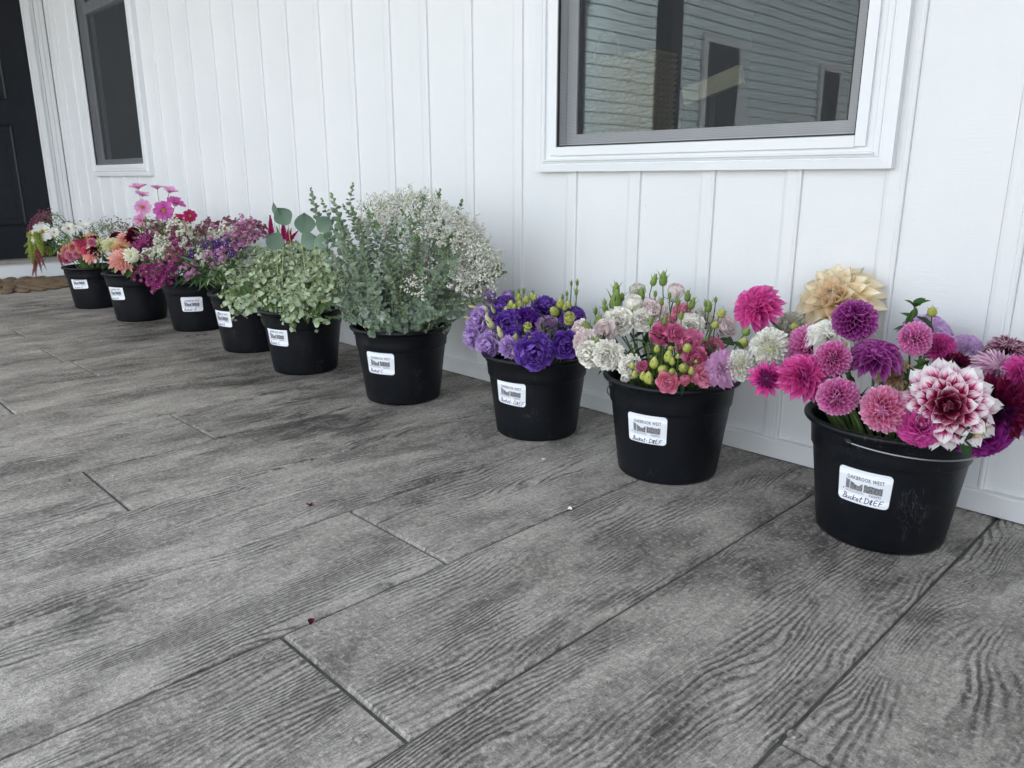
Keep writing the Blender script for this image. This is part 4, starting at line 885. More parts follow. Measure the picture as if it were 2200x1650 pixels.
# bucket of white and rose lisianthus
L8 = [
 (1254, 735, 28, -.40, (-.7, .1, .7), LBL, 'carn', 'blush ruffled lisianthus hanging out left over the purple bucket, upper one'),
 (1262, 762, 27, -.42, (-.6, -.2, .8), LWH, 'ruf', 'white ruffled lisianthus hanging lowest on the far left'),
 (1306, 763, 31, -.43, (-.2, .0, 1.), LWH, 'carn', 'round white ruffled lisianthus over the left rim'),
 (1243, 706, 20, -.36, (-.8, .3, .5), LBL, 'ruf', 'small blush lisianthus at the left edge above the ruffled ones'),
 (1298, 713, 30, -.36, (-.3, .3, .9), LBL, 'rose', 'blush cupped lisianthus above the round white one'),
 (1329, 688, 30, -.30, (-.1, .5, .8), LWH, 'ruf', 'white lisianthus behind the blush cupped one'),
 (1361, 655, 27, -.25, (.0, .9, .35), LWH, 'cup', 'cream cup shaped lisianthus high in the middle left'),
 (1370, 628, 27, -.16, (-.1, .9, .3), OFF, 'cup', 'ivory lisianthus at the back top'),
 (1400, 668, 32, -.22, (.0, .6, .7), LBL, 'ruf', 'large blush lisianthus in the upper middle'),
 (1378, 685, 24, -.26, (.0, .4, .8), LWH, 'ruf', 'white lisianthus under the cream cup one'),
 (1451, 630, 28, -.14, (.2, .9, .3), LBL, 'cup', 'pale pink lisianthus at the very top right of the buds'),
 (1470, 668, 22, -.18, (.1, .6, .6), LPI, 'ruf', 'pale pink lisianthus behind the thin buds'),
 (1449, 690, 18, -.24, (.0, .5, .8), LPI, 'ruf', 'small salmon lisianthus between buds and rose ones'),
 (1484, 703, 30, -.24, (.1, .4, .9), LWH, 'ruf', 'white ruffled lisianthus right of the rose pair'),
 (1502, 680, 24, -.17, (.2, .6, .6), OFF, 'ruf', 'ivory lisianthus at the back right'),
 (1558, 702, 28, -.16, (.3, .5, .7), LBL, 'rose', 'blush lisianthus far right behind green dahlia buds'),
 (1536, 690, 22, -.14, (.3, .5, .7), LWH, 'ruf', 'small white lisianthus behind the yellow bud'),
 (1354, 787, 24, -.42, (-.2, .1, .9), LWH, 'ruf', 'white lisianthus low inside the left rim'),
 (1346, 808, 17, -.43, (-.3, -.3, .8), LWH, 'cup', 'small white lisianthus lying on the rim'),
 (1421, 718, 27, -.34, (-.2, .25, .9), LRO, 'rose', 'rose pink lisianthus, left one of the pair in the middle'),
 (1450, 715, 21, -.35, (.2, .2, .9), LRO, 'rose', 'rose pink lisianthus, right one of the pair in the middle'),
 (1482, 737, 27, -.33, (.1, .2, .9), LRO, 'ruf', 'rose lisianthus behind the large yellow green bud'),
 (1494, 770, 28, -.38, (.0, .15, 1.), LRO, 'rose', 'rose lisianthus with swirled heart above the right rim'),
 (1514, 806, 26, -.40, (.25, .0, .9), LPI, 'ruf', 'pink lisianthus beside the lilac dahlia'),
 (1435, 822, 26, -.46, (-.1, .1, 1.), LPI, 'rose', 'bright pink lisianthus hanging over the front rim'),
 (1471, 814, 20, -.43, (.1, -.1, .9), LPI, 'cup', 'dusty pink lisianthus right of the bright pink one on the rim'),
 (1383, 789, 21, -.42, (-.2, .35, .8), LRO, 'cup', 'rose pink lisianthus low at the left among yellow buds'),
 (1535, 748, 22, -.26, (.2, .3, .8), LRO, 'ruf', 'dark rose lisianthus deep behind the lilac dahlia'),
 (1400, 745, 20, -.20, (.1, .3, .8), LWH, 'ruf', 'white lisianthus deep in the shade behind the stems'),
]
for q in L8: rosebloom(q[0], q[1], q[2]*1.12, q[3], q[4], q[5], q[6], q[7], 8, GW)
GBY = 'yellow green lisianthus buds in the rose bucket'; GBT = 'thin green lisianthus buds in the rose bucket'
def zb(l, x0, y0, s, bk, mat, gp, lab, wide=.62, dY=0, cat='flower bud'):
    for q in l:
        px, py, L, Y = q[0]/s+x0, q[1]/s+y0, q[2]/s*1.22, q[3]; bud(px, py, L, Y+dY, q[4] if len(q) > 4 else (0, .9, .4), mat, lab, bk, cat, gp, wide)
zb([(1060, 830, 70, -.40, (0, .3, .9)), (1220, 820, 105, -.40, (.1, .5, .8)), (985, 1030, 115, -.45, (0, .3, .9)), (1075, 1045, 75, -.46, (0, .3, .9)), (1180, 1010, 110, -.45, (0, .4, .9)), (1255, 1035, 75, -.44), (905, 960, 105, -.44), (850, 1100, 110, -.46), (800, 1085, 80, -.46), (720, 1070, 70, -.45), (1040, 900, 110, -.42), (1130, 900, 50, -.42), (930, 830, 70, -.40), (695, 990, 60, -.44), (865, 1130, 70, -.46), (1075, 950, 70, -.42), (1300, 950, 35, -.42)], 1200, 560, 4.4, 8, YGB, GBY, 'plump yellow green bud among the rose pink lisianthus', .72)
zb([(545, 262, 120, -.24), (540, 370, 190, -.26, (.1, .9, .3)), (780, 315, 125, -.22), (990, 165, 135, -.20), (905, 180, 105, -.20, (.3, .9, .2)), (1220, 330, 105, -.22), (1265, 400, 105, -.22, (.2, .9, .3)), (1420, 430, 110, -.20), (435, 395, 70, -.28), (440, 450, 95, -.28, (-.3, .7, .5)), (380, 560, 120, -.34, (.3, .7, .5)), (270, 620, 130, -.38, (-.4, .7, .5)), (915, 310, 60, -.22), (1160, 515, 80, -.33), (1005, 560, 90, -.34), (870, 570, 85, -.33), (975, 385, 75, -.28), (1050, 325, 60, -.28), (345, 760, 110, -.40, (.5, .5, .5)), (350, 470, 70, -.25), (1390, 400, 60, -.20), (1485, 365, 55, -.2), (1130, 390, 70, -.26), (600, 340, 80, -.24)], 1200, 560, 4.4, 8, GRB, GBT, 'slender green bud standing up from the white lisianthus', .50)
for px, py, l, lb in [(1551, 672, 24, 'round yellow dahlia bud on a dark curved stem'), (1537, 697, 20, 'green dahlia bud left of the round yellow one'), (1511, 729, 20, 'lowest green dahlia bud above the rose lisianthus'), (1604, 711, 22, 'green dahlia bud under the hot pink dahlia'), (1597, 735, 28, 'purple tipped dahlia bud beside a leaf'), (1641, 714, 18, 'small brown bud on the stem of the hot pink dahlia')]:
    bud(px, py, l, -.30, (.3, .6, .6), YGB if '7' in str(px) or l == 24 else GRB, lb, 8, 'flower bud', None, .85)
sprig(1575, 735, -.33, (.5, .3, .5), 8, 'oval dark green leaf beside the purple tipped bud', 3, 40, M_LEAFD, 'leaf', M_STEMD, hi=.15)
r = random.Random(12)
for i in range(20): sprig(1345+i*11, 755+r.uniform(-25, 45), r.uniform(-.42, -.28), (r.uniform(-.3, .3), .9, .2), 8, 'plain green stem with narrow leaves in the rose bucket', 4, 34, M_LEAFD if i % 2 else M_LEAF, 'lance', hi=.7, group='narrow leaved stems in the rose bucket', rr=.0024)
# bucket of purple lisianthus
L7 = [
 (1053, 637, 23, -.22, (-.6, .8, .3), LLA, 'cup', 'lavender lisianthus tipped left at the top left'),
 (1024, 692, 28, -.36, (-.7, .2, .7), LLA, 'ruf', 'lavender ruffled lisianthus at the far left, upper one'),
 (1012, 727, 22, -.38, (-.8, -.2, .6), LLA, 'carn', 'lavender ruffled lisianthus hanging at the far left edge'),
 (1047, 742, 25, -.41, (-.4, -.1, .9), LLA, 'ruf', 'lavender lisianthus over the left rim'),
 (1094, 746, 21, -.43, (-.2, .1, .9), LLA, 'carn', 'small lavender lisianthus on the front rim'),
 (1093, 639, 19, -.18, (-.1, .8, .4), LLA, 'cup', 'pale lavender lisianthus behind green buds'),
 (1083, 652, 20, -.24, (-.2, .7, .6), LPU, 'ruf', 'violet lisianthus just below the pale lavender one'),
 (1068, 680, 26, -.32, (-.3, .5, .8), LPU, 'ruf', 'deep purple lisianthus at the upper left'),
 (1092, 697, 27, -.36, (-.1, .2, .9), LPU, 'ruf', 'deep purple ruffled lisianthus left of centre'),
 (1125, 688, 24, -.32, (.0, .3, .9), LPX, 'carn', 'blackish purple lisianthus in the centre'),
 (1147, 697, 22, -.33, (.1, .2, .9), LPX, 'ruf', 'blackish purple lisianthus right of the centre one'),
 (1172, 656, 24, -.22, (.1, .8, .5), LPU, 'carn', 'purple lisianthus standing up at the back'),
 (1236, 680, 26, -.24, (.4, .6, .5), LPU, 'ruf', 'purple lisianthus at the right, behind the opening bud'),
 (1215, 672, 18, -.22, (.2, .7, .5), LPU, 'carn', 'small purple lisianthus at the upper right'),
 (1148, 758, 36, -.46, (.0, .0, 1.), LPU, 'ruf', 'large purple lisianthus drooping over the front rim'),
 (1214, 741, 31, -.40, (.1, .1, 1.), LPU, 'rose', 'round purple lisianthus inside the right rim'),
 (1108, 722, 22, -.37, (-.2, .1, .9), LPU, 'ruf', 'purple lisianthus above the small lavender one'),
 (1176, 697, 20, -.34, (.1, .6, .7), LMX, 'ruf', 'yellow and purple half open lisianthus in the centre right'),
 (1190, 722, 24, -.30, (.1, .3, .8), LPX, 'ruf', 'shadowed purple lisianthus deep in the bucket'),
 (1130, 720, 22, -.34, (.0, .3, .9), LPX, 'carn', 'dark purple lisianthus behind the yellow green open bud'),
 (1060, 710, 20, -.34, (-.3, .3, .9), LLA, 'ruf', 'lavender lisianthus between the left purple ones'),
]
for q in L7: rosebloom(q[0], q[1], q[2]*1.20, q[3], q[4], q[5], q[6], q[7], 7, GP)
zb([(400, 370, 150, -.26, (-.6, .6, .3)), (380, 520, 150, -.34, (-.8, .3, .3)), (290, 670, 110, -.38, (-.7, .4, .3)), (590, 720, 200, -.42, (-.4, .8, .2)), (735, 860, 160, -.44, (-.3, .9, .2)), (412, 320, 90, -.26, (-.5, .7, .2)), (640, 550, 110, -.34, (-.4, .8, .3)), (560, 570, 140, -.34, (-.3, .8, .3))], 960, 580, 6.47, 7, CRB, 'cream buds of the purple lisianthus', 'long cream and green bud pointing left by the lavender lisianthus', .42)
zb([(1000, 380, 110, -.24), (1100, 410, 110, -.24), (1180, 360, 100, -.22), (1220, 390, 90, -.22), (850, 570, 170, -.32, (-.3, .6, .6)), (890, 480, 120, -.30), (1010, 475, 110, -.28), (1490, 570, 160, -.28, (-.3, .6, .6)), (1580, 460, 140, -.26), (1690, 480, 120, -.25), (1440, 1030, 100, -.42), (960, 920, 80, -.42), (940, 520, 100, -.30), (1000, 560, 90, -.31), (1640, 520, 90, -.26)], 960, 580, 6.47, 7, YGB, 'yellow green buds over the purple lisianthus', 'yellow green bud above the purple lisianthus', .72)
zb([(1730, 180, 80, -.24), (1812, 170, 90, -.24), (1800, 300, 100, -.25), (1670, 325, 75, -.25), (1610, 370, 75, -.25), (1000, 290, 80, -.2), (1070, 290, 80, -.2), (930, 320, 70, -.2), (1190, 310, 70, -.2)], 960, 580, 6.47, 7, GRB, 'thin closed buds over the purple lisianthus', 'thin closed green bud on a wiry stem over the purple lisianthus', .40)
bud(1139, 727, 23, -.45, (.1, .7, .7), YGB, 'half open lime green bud in front of the purple lisianthus', 7, 'flower bud', None, .8, True)
bud(1222, 687, 26, -.36, (.0, .7, .7), YGB, 'half open yellow green bud at the right of the purple lisianthus', 7, 'flower bud', None, .85, True)
bud(1133, 706, 20, -.40, (.0, .8, .5), YGB, 'ruffled yellow bud above the lime green one', 7, 'flower bud', None, .8, True)
for i in range(16): sprig(1070+i*10, 725+r.uniform(-40, 30), r.uniform(-.40, -.28), (r.uniform(-.3, .3), .9, .2), 7, 'plain green stem with narrow leaves in the purple bucket', 4, 30, M_LEAFD, 'lance', hi=.7, group='narrow leaved stems in the purple bucket', rr=.0022)

# ------------------------------------------------------------------ eucalyptus and gypsophila
EUC = G('eucalyptus_leaf', [(0, (.44, .52, .38)), (.25, (.21, .285, .205)), (1, (.28, .36, .27))], .12, .5, .14, .30)
EUCG = G('eucalyptus_green', [(0, (.20, .32, .14)), (1, (.12, .24, .09))], .2, .5, .14, .2)
EUCP = G('eucalyptus_pale', [(0, (.46, .53, .46)), (.3, (.36, .435, .375)), (1, (.44, .51, .45))], .12, .55, .12, .16)
ESTEM = G('eucalyptus_stem', [(0, (.42, .50, .22)), (1, (.50, .56, .30))], .1, .5)
DOLL = G('silver_dollar_leaf', [(0, (.17, .25, .18)), (1, (.085, .15, .11))], .12, .5, .06, .08)
def branchpath(P0, P1, bend, n):
    P0, P1 = np.array(P0), np.array(P1); t = np.linspace(0, 1, n)[:, None]; d = P1-P0
    return P0+d*t+np.array(bend)*4*(t*(1-t))*np.linalg.norm(d)
def euc(tip, bk, label, group, lw, mat, tipmat, seed, rimspread=.12, leafmin=.45, droop=0.0, gap=.0125, lead=.06, stemr=.0021, key='round', open_=1.25):
    r = random.Random(seed); c = np.array([*BK[bk], 0.0]); tip = np.array(tip); d = tip-c; d[2] = 0; dl = np.linalg.norm(d)+1e-6; u = d/dl
    rim = c+u*min(rimspread, dl*.6)+np.array([r.uniform(-.03, .03), r.uniform(-.03, .03), .27]); end = c+np.array([r.uniform(-.05, .05), r.uniform(-.05, .05), .03])
    H = np.linalg.norm(tip-rim); out = nrm((rim-end)*np.array([1, 1, 1.0])); sid = np.cross(u, UZ); C2 = tip-nrm(u*(.5+droop+r.uniform(-.25, .25))+sid*r.uniform(-.55, .55)+UZ*(1-2.2*droop))*H*.45
    cur = bez(tip, C2, rim+out*H*.45+sid*H*r.uniform(-.16, .16), rim, max(10, int(H/.012))); low = np.linspace(0, 1, 5)[1:, None]*(end-rim)+rim; full = np.concatenate([cur, low])
    t = thing('eucalyptus_branch', tuple(end), label, 'eucalyptus', group); mb = MB(); tube(mb, full-end, np.linspace(stemr*.45, stemr*1.3, len(full)), 5); mb.build('stem', ESTEM, t)
    sl = np.concatenate([[0], np.cumsum(np.linalg.norm(np.diff(cur, axis=0), axis=1))]); s = 0.0; k = 0; az = r.uniform(0, 3)
    while s < sl[-1]-.005:
        p = np.array([np.interp(s, sl, cur[:, j]) for j in range(3)]); q = np.array([np.interp(min(s+.01, sl[-1]), sl, cur[:, j]) for j in range(3)]); T = nrm(p-q) if s+.01 <= sl[-1] else T
        f = min(1, s/lead); L = lw*(leafmin+(1-leafmin)*f)*r.uniform(.85, 1.12); fr = frame(T)
        for w in (0, math.pi):
            M = pet(fr, az+w+r.uniform(-.25, .25), (open_*f+.45*(1-f))+r.uniform(-.25, .25), p, L, L*.98, None, r.uniform(-.3, .3)); M[:, 3] -= end
            link('leaf', smesh((key, k % 3), tipmat if s < lead*.5 else mat), t, mat=m4(M))
        az += math.pi/2+r.uniform(-.2, .2); s += gap*(.45+.55*f); k += 1
    return t
r = random.Random(21)
def where(x, y, x0, x1, y0, y1):
    v = 'top' if y < y0+(y1-y0)/3 else ('middle' if y < y0+(y1-y0)*2/3 else 'bottom'); h = 'left' if x < x0+(x1-x0)/3 else ('middle' if x < x0+(x1-x0)*2/3 else 'right')
    return 'in the very centre' if (v, h) == ('middle', 'middle') else ('at the %s, halfway up' % h if v == 'middle' else ('at the %s middle' % v if h == 'middle' else 'at the %s %s' % (v, h)))
def tipat(px, py, Y): return at(px, py, Y)[0]
E6 = [(668, 407, -.30, 'eucalyptus branch arching out highest at the far left'), (692, 430, -.36, 'eucalyptus branch rising at the left, below the arching one'), (758, 397, -.28, 'slim eucalyptus tip standing above the left half'), (945, 410, -.28, 'eucalyptus tip rising right of the middle'), (992, 432, -.25, 'eucalyptus tip at the upper right of the bunch'), (728, 470, -.40, 'small eucalyptus shoot at the left, beside the silver dollar leaves'), (865, 455, -.42, 'straight yellow stemmed eucalyptus in front centre')]
for px, py, Y, lb in E6: euc(tipat(px, py, Y), 6, lb, None, .0215, EUC, EUCG, px, .10, gap=.021)
for px, py, Y, lb in [(712, 418, -.33, 'eucalyptus tip between the arching branch and the slim tip'), (738, 442, -.35, 'eucalyptus tip just left of the slim tip'), (905, 428, -.34, 'leafy eucalyptus tip in the dome of gypsophila'), (1075, 570, -.27, 'thin eucalyptus shoot poking out at the far right')]: euc(tipat(px, py, Y), 6, lb, None, .023, EUC, EUCG, px*3, .10, gap=.021, droop=.1)
GE = 'eucalyptus branches packed in the tallest bucket'
E6b = [(720, 450), (742, 490), (760, 455), (790, 440), (815, 470), (850, 480), (885, 450), (905, 430), (930, 450), (960, 470), (975, 500), (800, 500), (830, 520), (870, 520), (905, 500), (940, 520), (760, 530), (735, 540), (960, 560), (985, 540), (780, 560), (850, 560), (895, 560), (920, 590), (820, 590), (870, 610), (770, 600), (945, 620), (800, 630), (840, 640), (885, 640), (915, 640), (700, 500), (790, 655), (860, 668), (825, 672), (900, 672), (750, 575), (725, 590), (775, 475), (800, 455), (830, 495), (860, 500), (880, 480), (900, 500), (920, 480), (940, 490), (850, 530), (890, 540), (810, 560), (830, 560), (870, 570), (740, 520), (765, 505), (920, 540), (945, 565), (705, 540), (845, 455), (955, 520)]
for i, (px, py) in enumerate(E6b):
    front = (py-400)/280; Y = -.34-.16*front+r.uniform(-.06, .06) if i % 3 else -.30+r.uniform(-.05, .1)
    euc(tipat(px+r.uniform(-8, 8), py+r.uniform(-8, 8), Y), 6, 'grey green eucalyptus branch with its tip %s of the tall bunch' % where(px, py, 700, 985, 430, 680), GE+', tips '+where(px, py, 700, 985, 430, 680), .0225*r.uniform(.85, 1.15), EUC if i % 4 else EUCP, EUC if i % 2 else EUCG, 100+i, .135, gap=.0145, droop=.0)
for i in range(30):
    a = rad(-185+i*8.0); rr = .175+r.uniform(-.02, .035); P = np.array([BK[6][0]+rr*math.cos(a), BK[6][1]+rr*math.sin(a), .285+r.uniform(-.02, .09)])
    euc(P, 6, 'short grey green eucalyptus branch massed round the rim of the tall bucket', 'short eucalyptus branches round the rim of the tall bucket', .023*r.uniform(.85, 1.2), (EUC, EUCP, EUC)[i % 3], EUC, 700+i, .10, gap=.013, droop=.12)
for i in range(34):
    a = rad(-175+i*5.5); rr = r.uniform(.13, .22); P = np.array([BK[6][0]+rr*math.cos(a), BK[6][1]+.85*rr*math.sin(a), .42+r.uniform(-.07, .12)])
    euc(P, 6, 'grey green eucalyptus branch at mid height on the %s side of the tall bunch' % ('left', 'front', 'right')[min(2, i//12)], 'mid height eucalyptus branches %s' % ('left', 'front', 'right')[min(2, i//12)], .023*r.uniform(.85, 1.15), (EUC, EUCP, EUC)[i % 3], EUC, 800+i, .12, gap=.0145)
# drooping ones at the left over the mint, and the right side
for px, py, Y, lw, m, lb in [(655, 612, -.46, .021, EUCG, 'thick green eucalyptus tip drooping left over the mint bucket'), (690, 640, -.50, .020, EUC, 'pale eucalyptus branch curving down left'), (727, 655, -.52, .019, EUCP, 'silvery eucalyptus branch spilling over the left rim'), (755, 690, -.52, .018, EUCP, 'silvery eucalyptus leaves massed at the left of the rim'), (700, 680, -.47, .018, EUCG, 'green eucalyptus tip hanging by the right rim of the mint bucket'), (565, 590, -.46, .013, EUC, 'long thin eucalyptus stem lying over the mint'), (1085, 585, -.24, .017, EUCG, 'eucalyptus branch reaching right towards the purple bucket'), (1040, 640, -.33, .024, EUC, 'broad leaved eucalyptus drooping at the right'), (1000, 672, -.38, .022, EUC, 'eucalyptus leaves hanging over the right rim'), (1030, 610, -.30, .020, EUC, 'grey eucalyptus branch at the right below the gypsophila'), (960, 668, -.44, .021, EUC, 'eucalyptus branch low over the front right rim'), (720, 615, -.48, .019, EUC, 'grey eucalyptus branch leaning left')]:
    euc(tipat(px, py, Y), 6, lb, None, lw, m if m is not EUCG else EUC, m, px+7, .135, droop=.30, gap=.0115, lead=.08)
# silver dollar leaves in the mint bucket
for px, py, L, Y, fc, lb in [(618, 462, 40, -.40, (-.45, .75, .7), 'large silver dollar leaf pointing up left, highest one'), (655, 480, 44, -.42, (0, .8, .8), 'large round silver dollar leaf in the middle of its group'), (686, 478, 38, -.40, (.5, .7, .7), 'large silver dollar leaf leaning right'), (598, 452, 34, -.42, (-.3, .9, .1), 'narrow looking silver dollar leaf seen edge on'), (606, 510, 40, -.46, (-.3, .2, .9), 'dark silver dollar leaf low at the left'), (648, 505, 40, -.44, (.2, .1, .9), 'dark silver dollar leaf under the round one'), (675, 505, 34, -.42, (.6, .1, .6), 'silver dollar leaf sloping down right')]:
    P, mp = at(px, py, Y); t, end, cur = start('silver_dollar_stem', P, facing(P, 0, .9, .2), 5, lb, 'eucalyptus leaf', 'silver dollar leaves behind the mint', .002, ESTEM, px, P0=P-UZ*L*mp*.5)
    tc = facing(P, 0, .2, 1); Yd = nrm(RT*fc[0]+UZ*fc[1]+tc*.1); X = nrm(np.cross(Yd, tc)); Z = np.cross(X, Yd); ang = .0 if 'edge' not in lb else 1.25; X, Z = X*math.cos(ang)+Z*math.sin(ang), Z*math.cos(ang)-X*math.sin(ang)
    Ls = L*mp; M = mat34(X*Ls, Yd*Ls, Z*Ls, P-UZ*Ls*.5-end); link('leaf', smesh(('dollar', 0), DOLL), t, mat=m4(M))
# gypsophila
GYP = G('gypsophila_white', [(0, (.50, .52, .28)), (.5, (.86, .86, .70)), (1, (.90, .90, .86))], .3, .6, .05, .10)
GYD = G('gypsophila_stem', [(0, (.10, .12, .05)), (1, (.15, .16, .08))], .1, .6)
def floret(n=5, rings=2, cupa=.6):
    V = []; F = []; U = []
    for q in range(rings):
        for i in range(n):
            a = 2*math.pi*(i+.5*q)/n; th = cupa+.5*q; w = .55
            d = np.array([math.cos(a)*math.sin(th), math.sin(a)*math.sin(th), math.cos(th)]); s = np.array([-math.sin(a), math.cos(a), 0])*w; b = len(V)
            V += [np.zeros(3), d*.75+s*.7, d*1.0, d*.75-s*.7]; U += [(0, 0), (0, .7), (.5, 1), (1, .7)]; F.append((b, b+1, b+2, b+3))
    return np.array(V), np.array(F), np.array(U)
FLO = floret(); FLO3 = floret(4, 1, .8)
def spray(tip, bk, name, label, cat, group, flo, fsize, mats, seed, nbr, nfl, size, low=.27, flat=.6, stemr=.0013, rims=.11, dirn=None, twig=True, fl2=None):
    """branching spray: main stem from the bucket, forked twigs, a floret at every tip"""
    r = random.Random(seed); tip = np.array(tip); c = np.array([*BK[bk], 0.0]); n = nrm(tip-np.array([c[0], c[1], .12])) if dirn is None else nrm(dirn)
    cur, end = stemcurve(tip-n*size*.6, n, bk, None, rims, seed); t = thing(name, tuple(end), label, cat, group)
    mb = MB(); tube(mb, cur-end, np.linspace(stemr*.7, stemr*1.3, len(cur)), 5); fr = frame(n); Ms = []; M2 = []
    root = tip-n*size*.7
    for i in range(nbr):
        az = i*GOLD+r.uniform(-.3, .3); th = (1.15*math.sqrt((i+.5)/nbr))*flat*1.6; L = size*r.uniform(.75, 1.1)
        d = fr[2]*math.cos(th)+(fr[0]*math.cos(az)+fr[1]*math.sin(az))*math.sin(th); e = root+d*L
        b = bez(root, root+n*L*.35, e-d*L*.3, e, 5)
        if twig: tube(mb, b-end, [stemr*.5, stemr*.42, stemr*.35, stemr*.3, stemr*.25], 3, cap=False)
        for j in range(nfl):
            f = r.uniform(.45, 1.0) if j else 1.0; q = b[min(4, int(f*4+.5))]; dd = nrm(d+np.array([r.gauss(0, .6), r.gauss(0, .6), r.gauss(0, .6)])); w = q+dd*size*r.uniform(.06, .26)
            if twig: tube(mb, np.array([q, w])-end, [stemr*.28, stemr*.2], 3, cap=False)
            a, b2, c2 = frame(nrm(dd+UZ*.3)); s = fsize*r.uniform(.6, 1.2); (M2 if fl2 and j % 3 == 0 else Ms).append(mat34(a*s, b2*s, c2*s, w-end))
    mb.build('stem', mats[0], t)
    m2 = MB(); m2.inst(flo, np.array(Ms), 0)
    if M2: m2.inst(fl2, np.array(M2), 1)
    m2.build('florets', list(mats[1:]) if len(mats) > 2 else [mats[1], mats[1]], t, kind='stuff'); return t
GG = 'gypsophila sprays in the tallest bucket'
def dot(s):
    V = np.array([(1, 0, 0), (0, 1, 0), (-1, 0, 0), (0, -1, 0), (0, 0, .8), (0, 0, -.9)], float)*s; V += np.random.RandomState(4).uniform(-.18, .18, V.shape)*s
    F = [(0, 1, 4, -9), (1, 2, 4, -9), (2, 3, 4, -9), (3, 0, 4, -9), (1, 0, 5, -9), (2, 1, 5, -9), (3, 2, 5, -9), (0, 3, 5, -9)]
    return V, np.array(F), np.array([(0, .7), (1, .8), (0, .9), (1, .7), (0, 1), (0, .2)])
DOT = dot(1.0); DOT2 = dot(.6)
G6 = [(700+125, 430), (800, 470), (860, 425), (890, 415), (915, 425), (940, 450), (840, 450), (980, 470), (1010, 480), (1030, 510), (1045, 545), (1052, 580), (1040, 600), (1015, 560), (990, 520), (1000, 600), (975, 580), (960, 540), (930, 560), (910, 540), (900, 580), (950, 600), (1020, 620), (985, 630), (800, 440), (785, 480), (905, 455), (930, 490), (870, 470), (825, 490), (1065, 560), (1000, 500), (1030, 650), (885, 500), (905, 610), (1035, 535), (1008, 540), (970, 505)]
for i, (px, py) in enumerate(G6):
    Y = -.28+r.uniform(-.18, .06) if px < 960 else -.27+r.uniform(-.12, .05); P = tipat(px, py, Y)
    spray(P, 6, 'gypsophila_spray', 'white gypsophila spray %s of its cloud among the eucalyptus' % where(px, py, 785, 1065, 415, 650), 'gypsophila', GG+' '+where(px, py, 785, 1065, 415, 650), DOT, .0050, (GYD, GYP), 300+i, 18, 10, .072, stemr=.0008, fl2=DOT2)

# ------------------------------------------------------------------ mountain mint (two buckets)
MINT = G('mint_leaf', [(0, (.26, .36, .20)), (.3, (.38, .48, .31)), (1, (.50, .58, .43))], .22, .6, .12, .16)
MIND = G('mint_leaf_dark', [(0, (.10, .17, .06)), (1, (.13, .21, .08))], .22, .6, .12, .16)
MFL = G('mint_flower', [(0, (.26, .28, .10)), (.5, (.42, .42, .18)), (1, (.62, .60, .38))], .2, .7, .1, .2)
MFB = G('mint_brown', [(0, (.18, .12, .05)), (1, (.30, .22, .10))], .1, .7, .1, .2)
def puff():
    V = []; F = []; U = []
    for i in range(22):
        th = math.acos(1-1.7*(i+.5)/22); az = i*GOLD; d = np.array([math.cos(az)*math.sin(th), math.sin(az)*math.sin(th), math.cos(th)]); s = nrm(np.cross(d, [.3, .2, 1]))*.16; u = np.cross(d, s); b = len(V)
        V += [d*.3-s, d*.3+s, d*1.0+s*.7+u*.3, d*1.0-s*.7-u*.3]; U += [(0, 0), (1, 0), (1, 1), (0, 1)]; F.append((b, b+1, b+2, b+3))
    return np.array(V), np.array(F), np.array(U)
PUFF = puff()
def mint(tip, bk, label, group, seed, lw, dark=False):
    r = random.Random(seed); tip = np.array(tip); c = np.array([*BK[bk], .16]); n = nrm(nrm(tip-c)+UZ*.35); cur, end = stemcurve(tip, n, bk, None, .125, seed); t = thing('mint_stem', tuple(end), label, 'mint', group)
    mb = MB(); tube(mb, cur-end, .0015, 4); mb.build('stem', M_STEM, t); m2 = MB(); Ms = []
    fr = frame(n); pts = [(tip, n, 1.0)]
    for i in range(3):
        az = seed+i*2.1; d = nrm(n*.6+fr[0]*math.cos(az)+fr[1]*math.sin(az)); q = tip-n*lw*1.0+d*lw*1.7; pts.append((q, nrm(d+UZ*.4), .8)); tube(m2, np.array([tip-n*lw*1.2, q])-end, .0009, 3, 1)
    for p, d, s in pts:
        a, b, cc = frame(d); z = lw*.24*s*r.uniform(.7, 1.2); Ms.append(mat34(a*z, b*z, cc*z, p-end))
        for w in range(3 if s == 1 else 2):
            az = w*math.pi/(1.5 if s == 1 else 1)+seed+r.uniform(-.6, .6); L = lw*s*r.uniform(.75, 1.35); M = pet((a, b, cc), az, r.uniform(1.3, 2.7), p-d*lw*r.uniform(.1, .6), L, L*1.15, None, r.uniform(-.3, .3)); M[:, 3] -= end; link('leaf', smesh(('mint', w % 2), MIND if dark else MINT), t, mat=m4(M))
    m2.inst(PUFF, np.array(Ms), 0); m2.build('flower_head', [MFL if r.random() < .75 else MFB, M_STEM], t)
    for k in (2, 4):
        T = nrm(cur[k-1]-cur[k+1]); a, b, cc = frame(T)
        for w in (0, math.pi): L = lw*1.15; M = pet((a, b, cc), w+seed+k, 1.35, cur[k], L, L*1.1, None); M[:, 3] -= end; link('leaf', smesh(('mint', 0), MIND), t, mat=m4(M))
    return t
GM = 'mountain mint stems in their two buckets'
r = random.Random(77)
def dome(cx, cy, rx, ry, N, fn, y0, y1, jit=6):
    """N tips spread over a bunch whose outline is an ellipse; nearer ones stand lower"""
    for i in range(N):
        f = math.sqrt((i+.5)/N); a = i*GOLD; x = cx+rx*f*math.cos(a)+r.uniform(-jit, jit); y = cy+ry*f*math.sin(a)+r.uniform(-jit, jit); k = (y-(cy-ry))/(2*ry); fn(x, y, y0+(y1-y0)*k+r.uniform(-.02, .02), i)
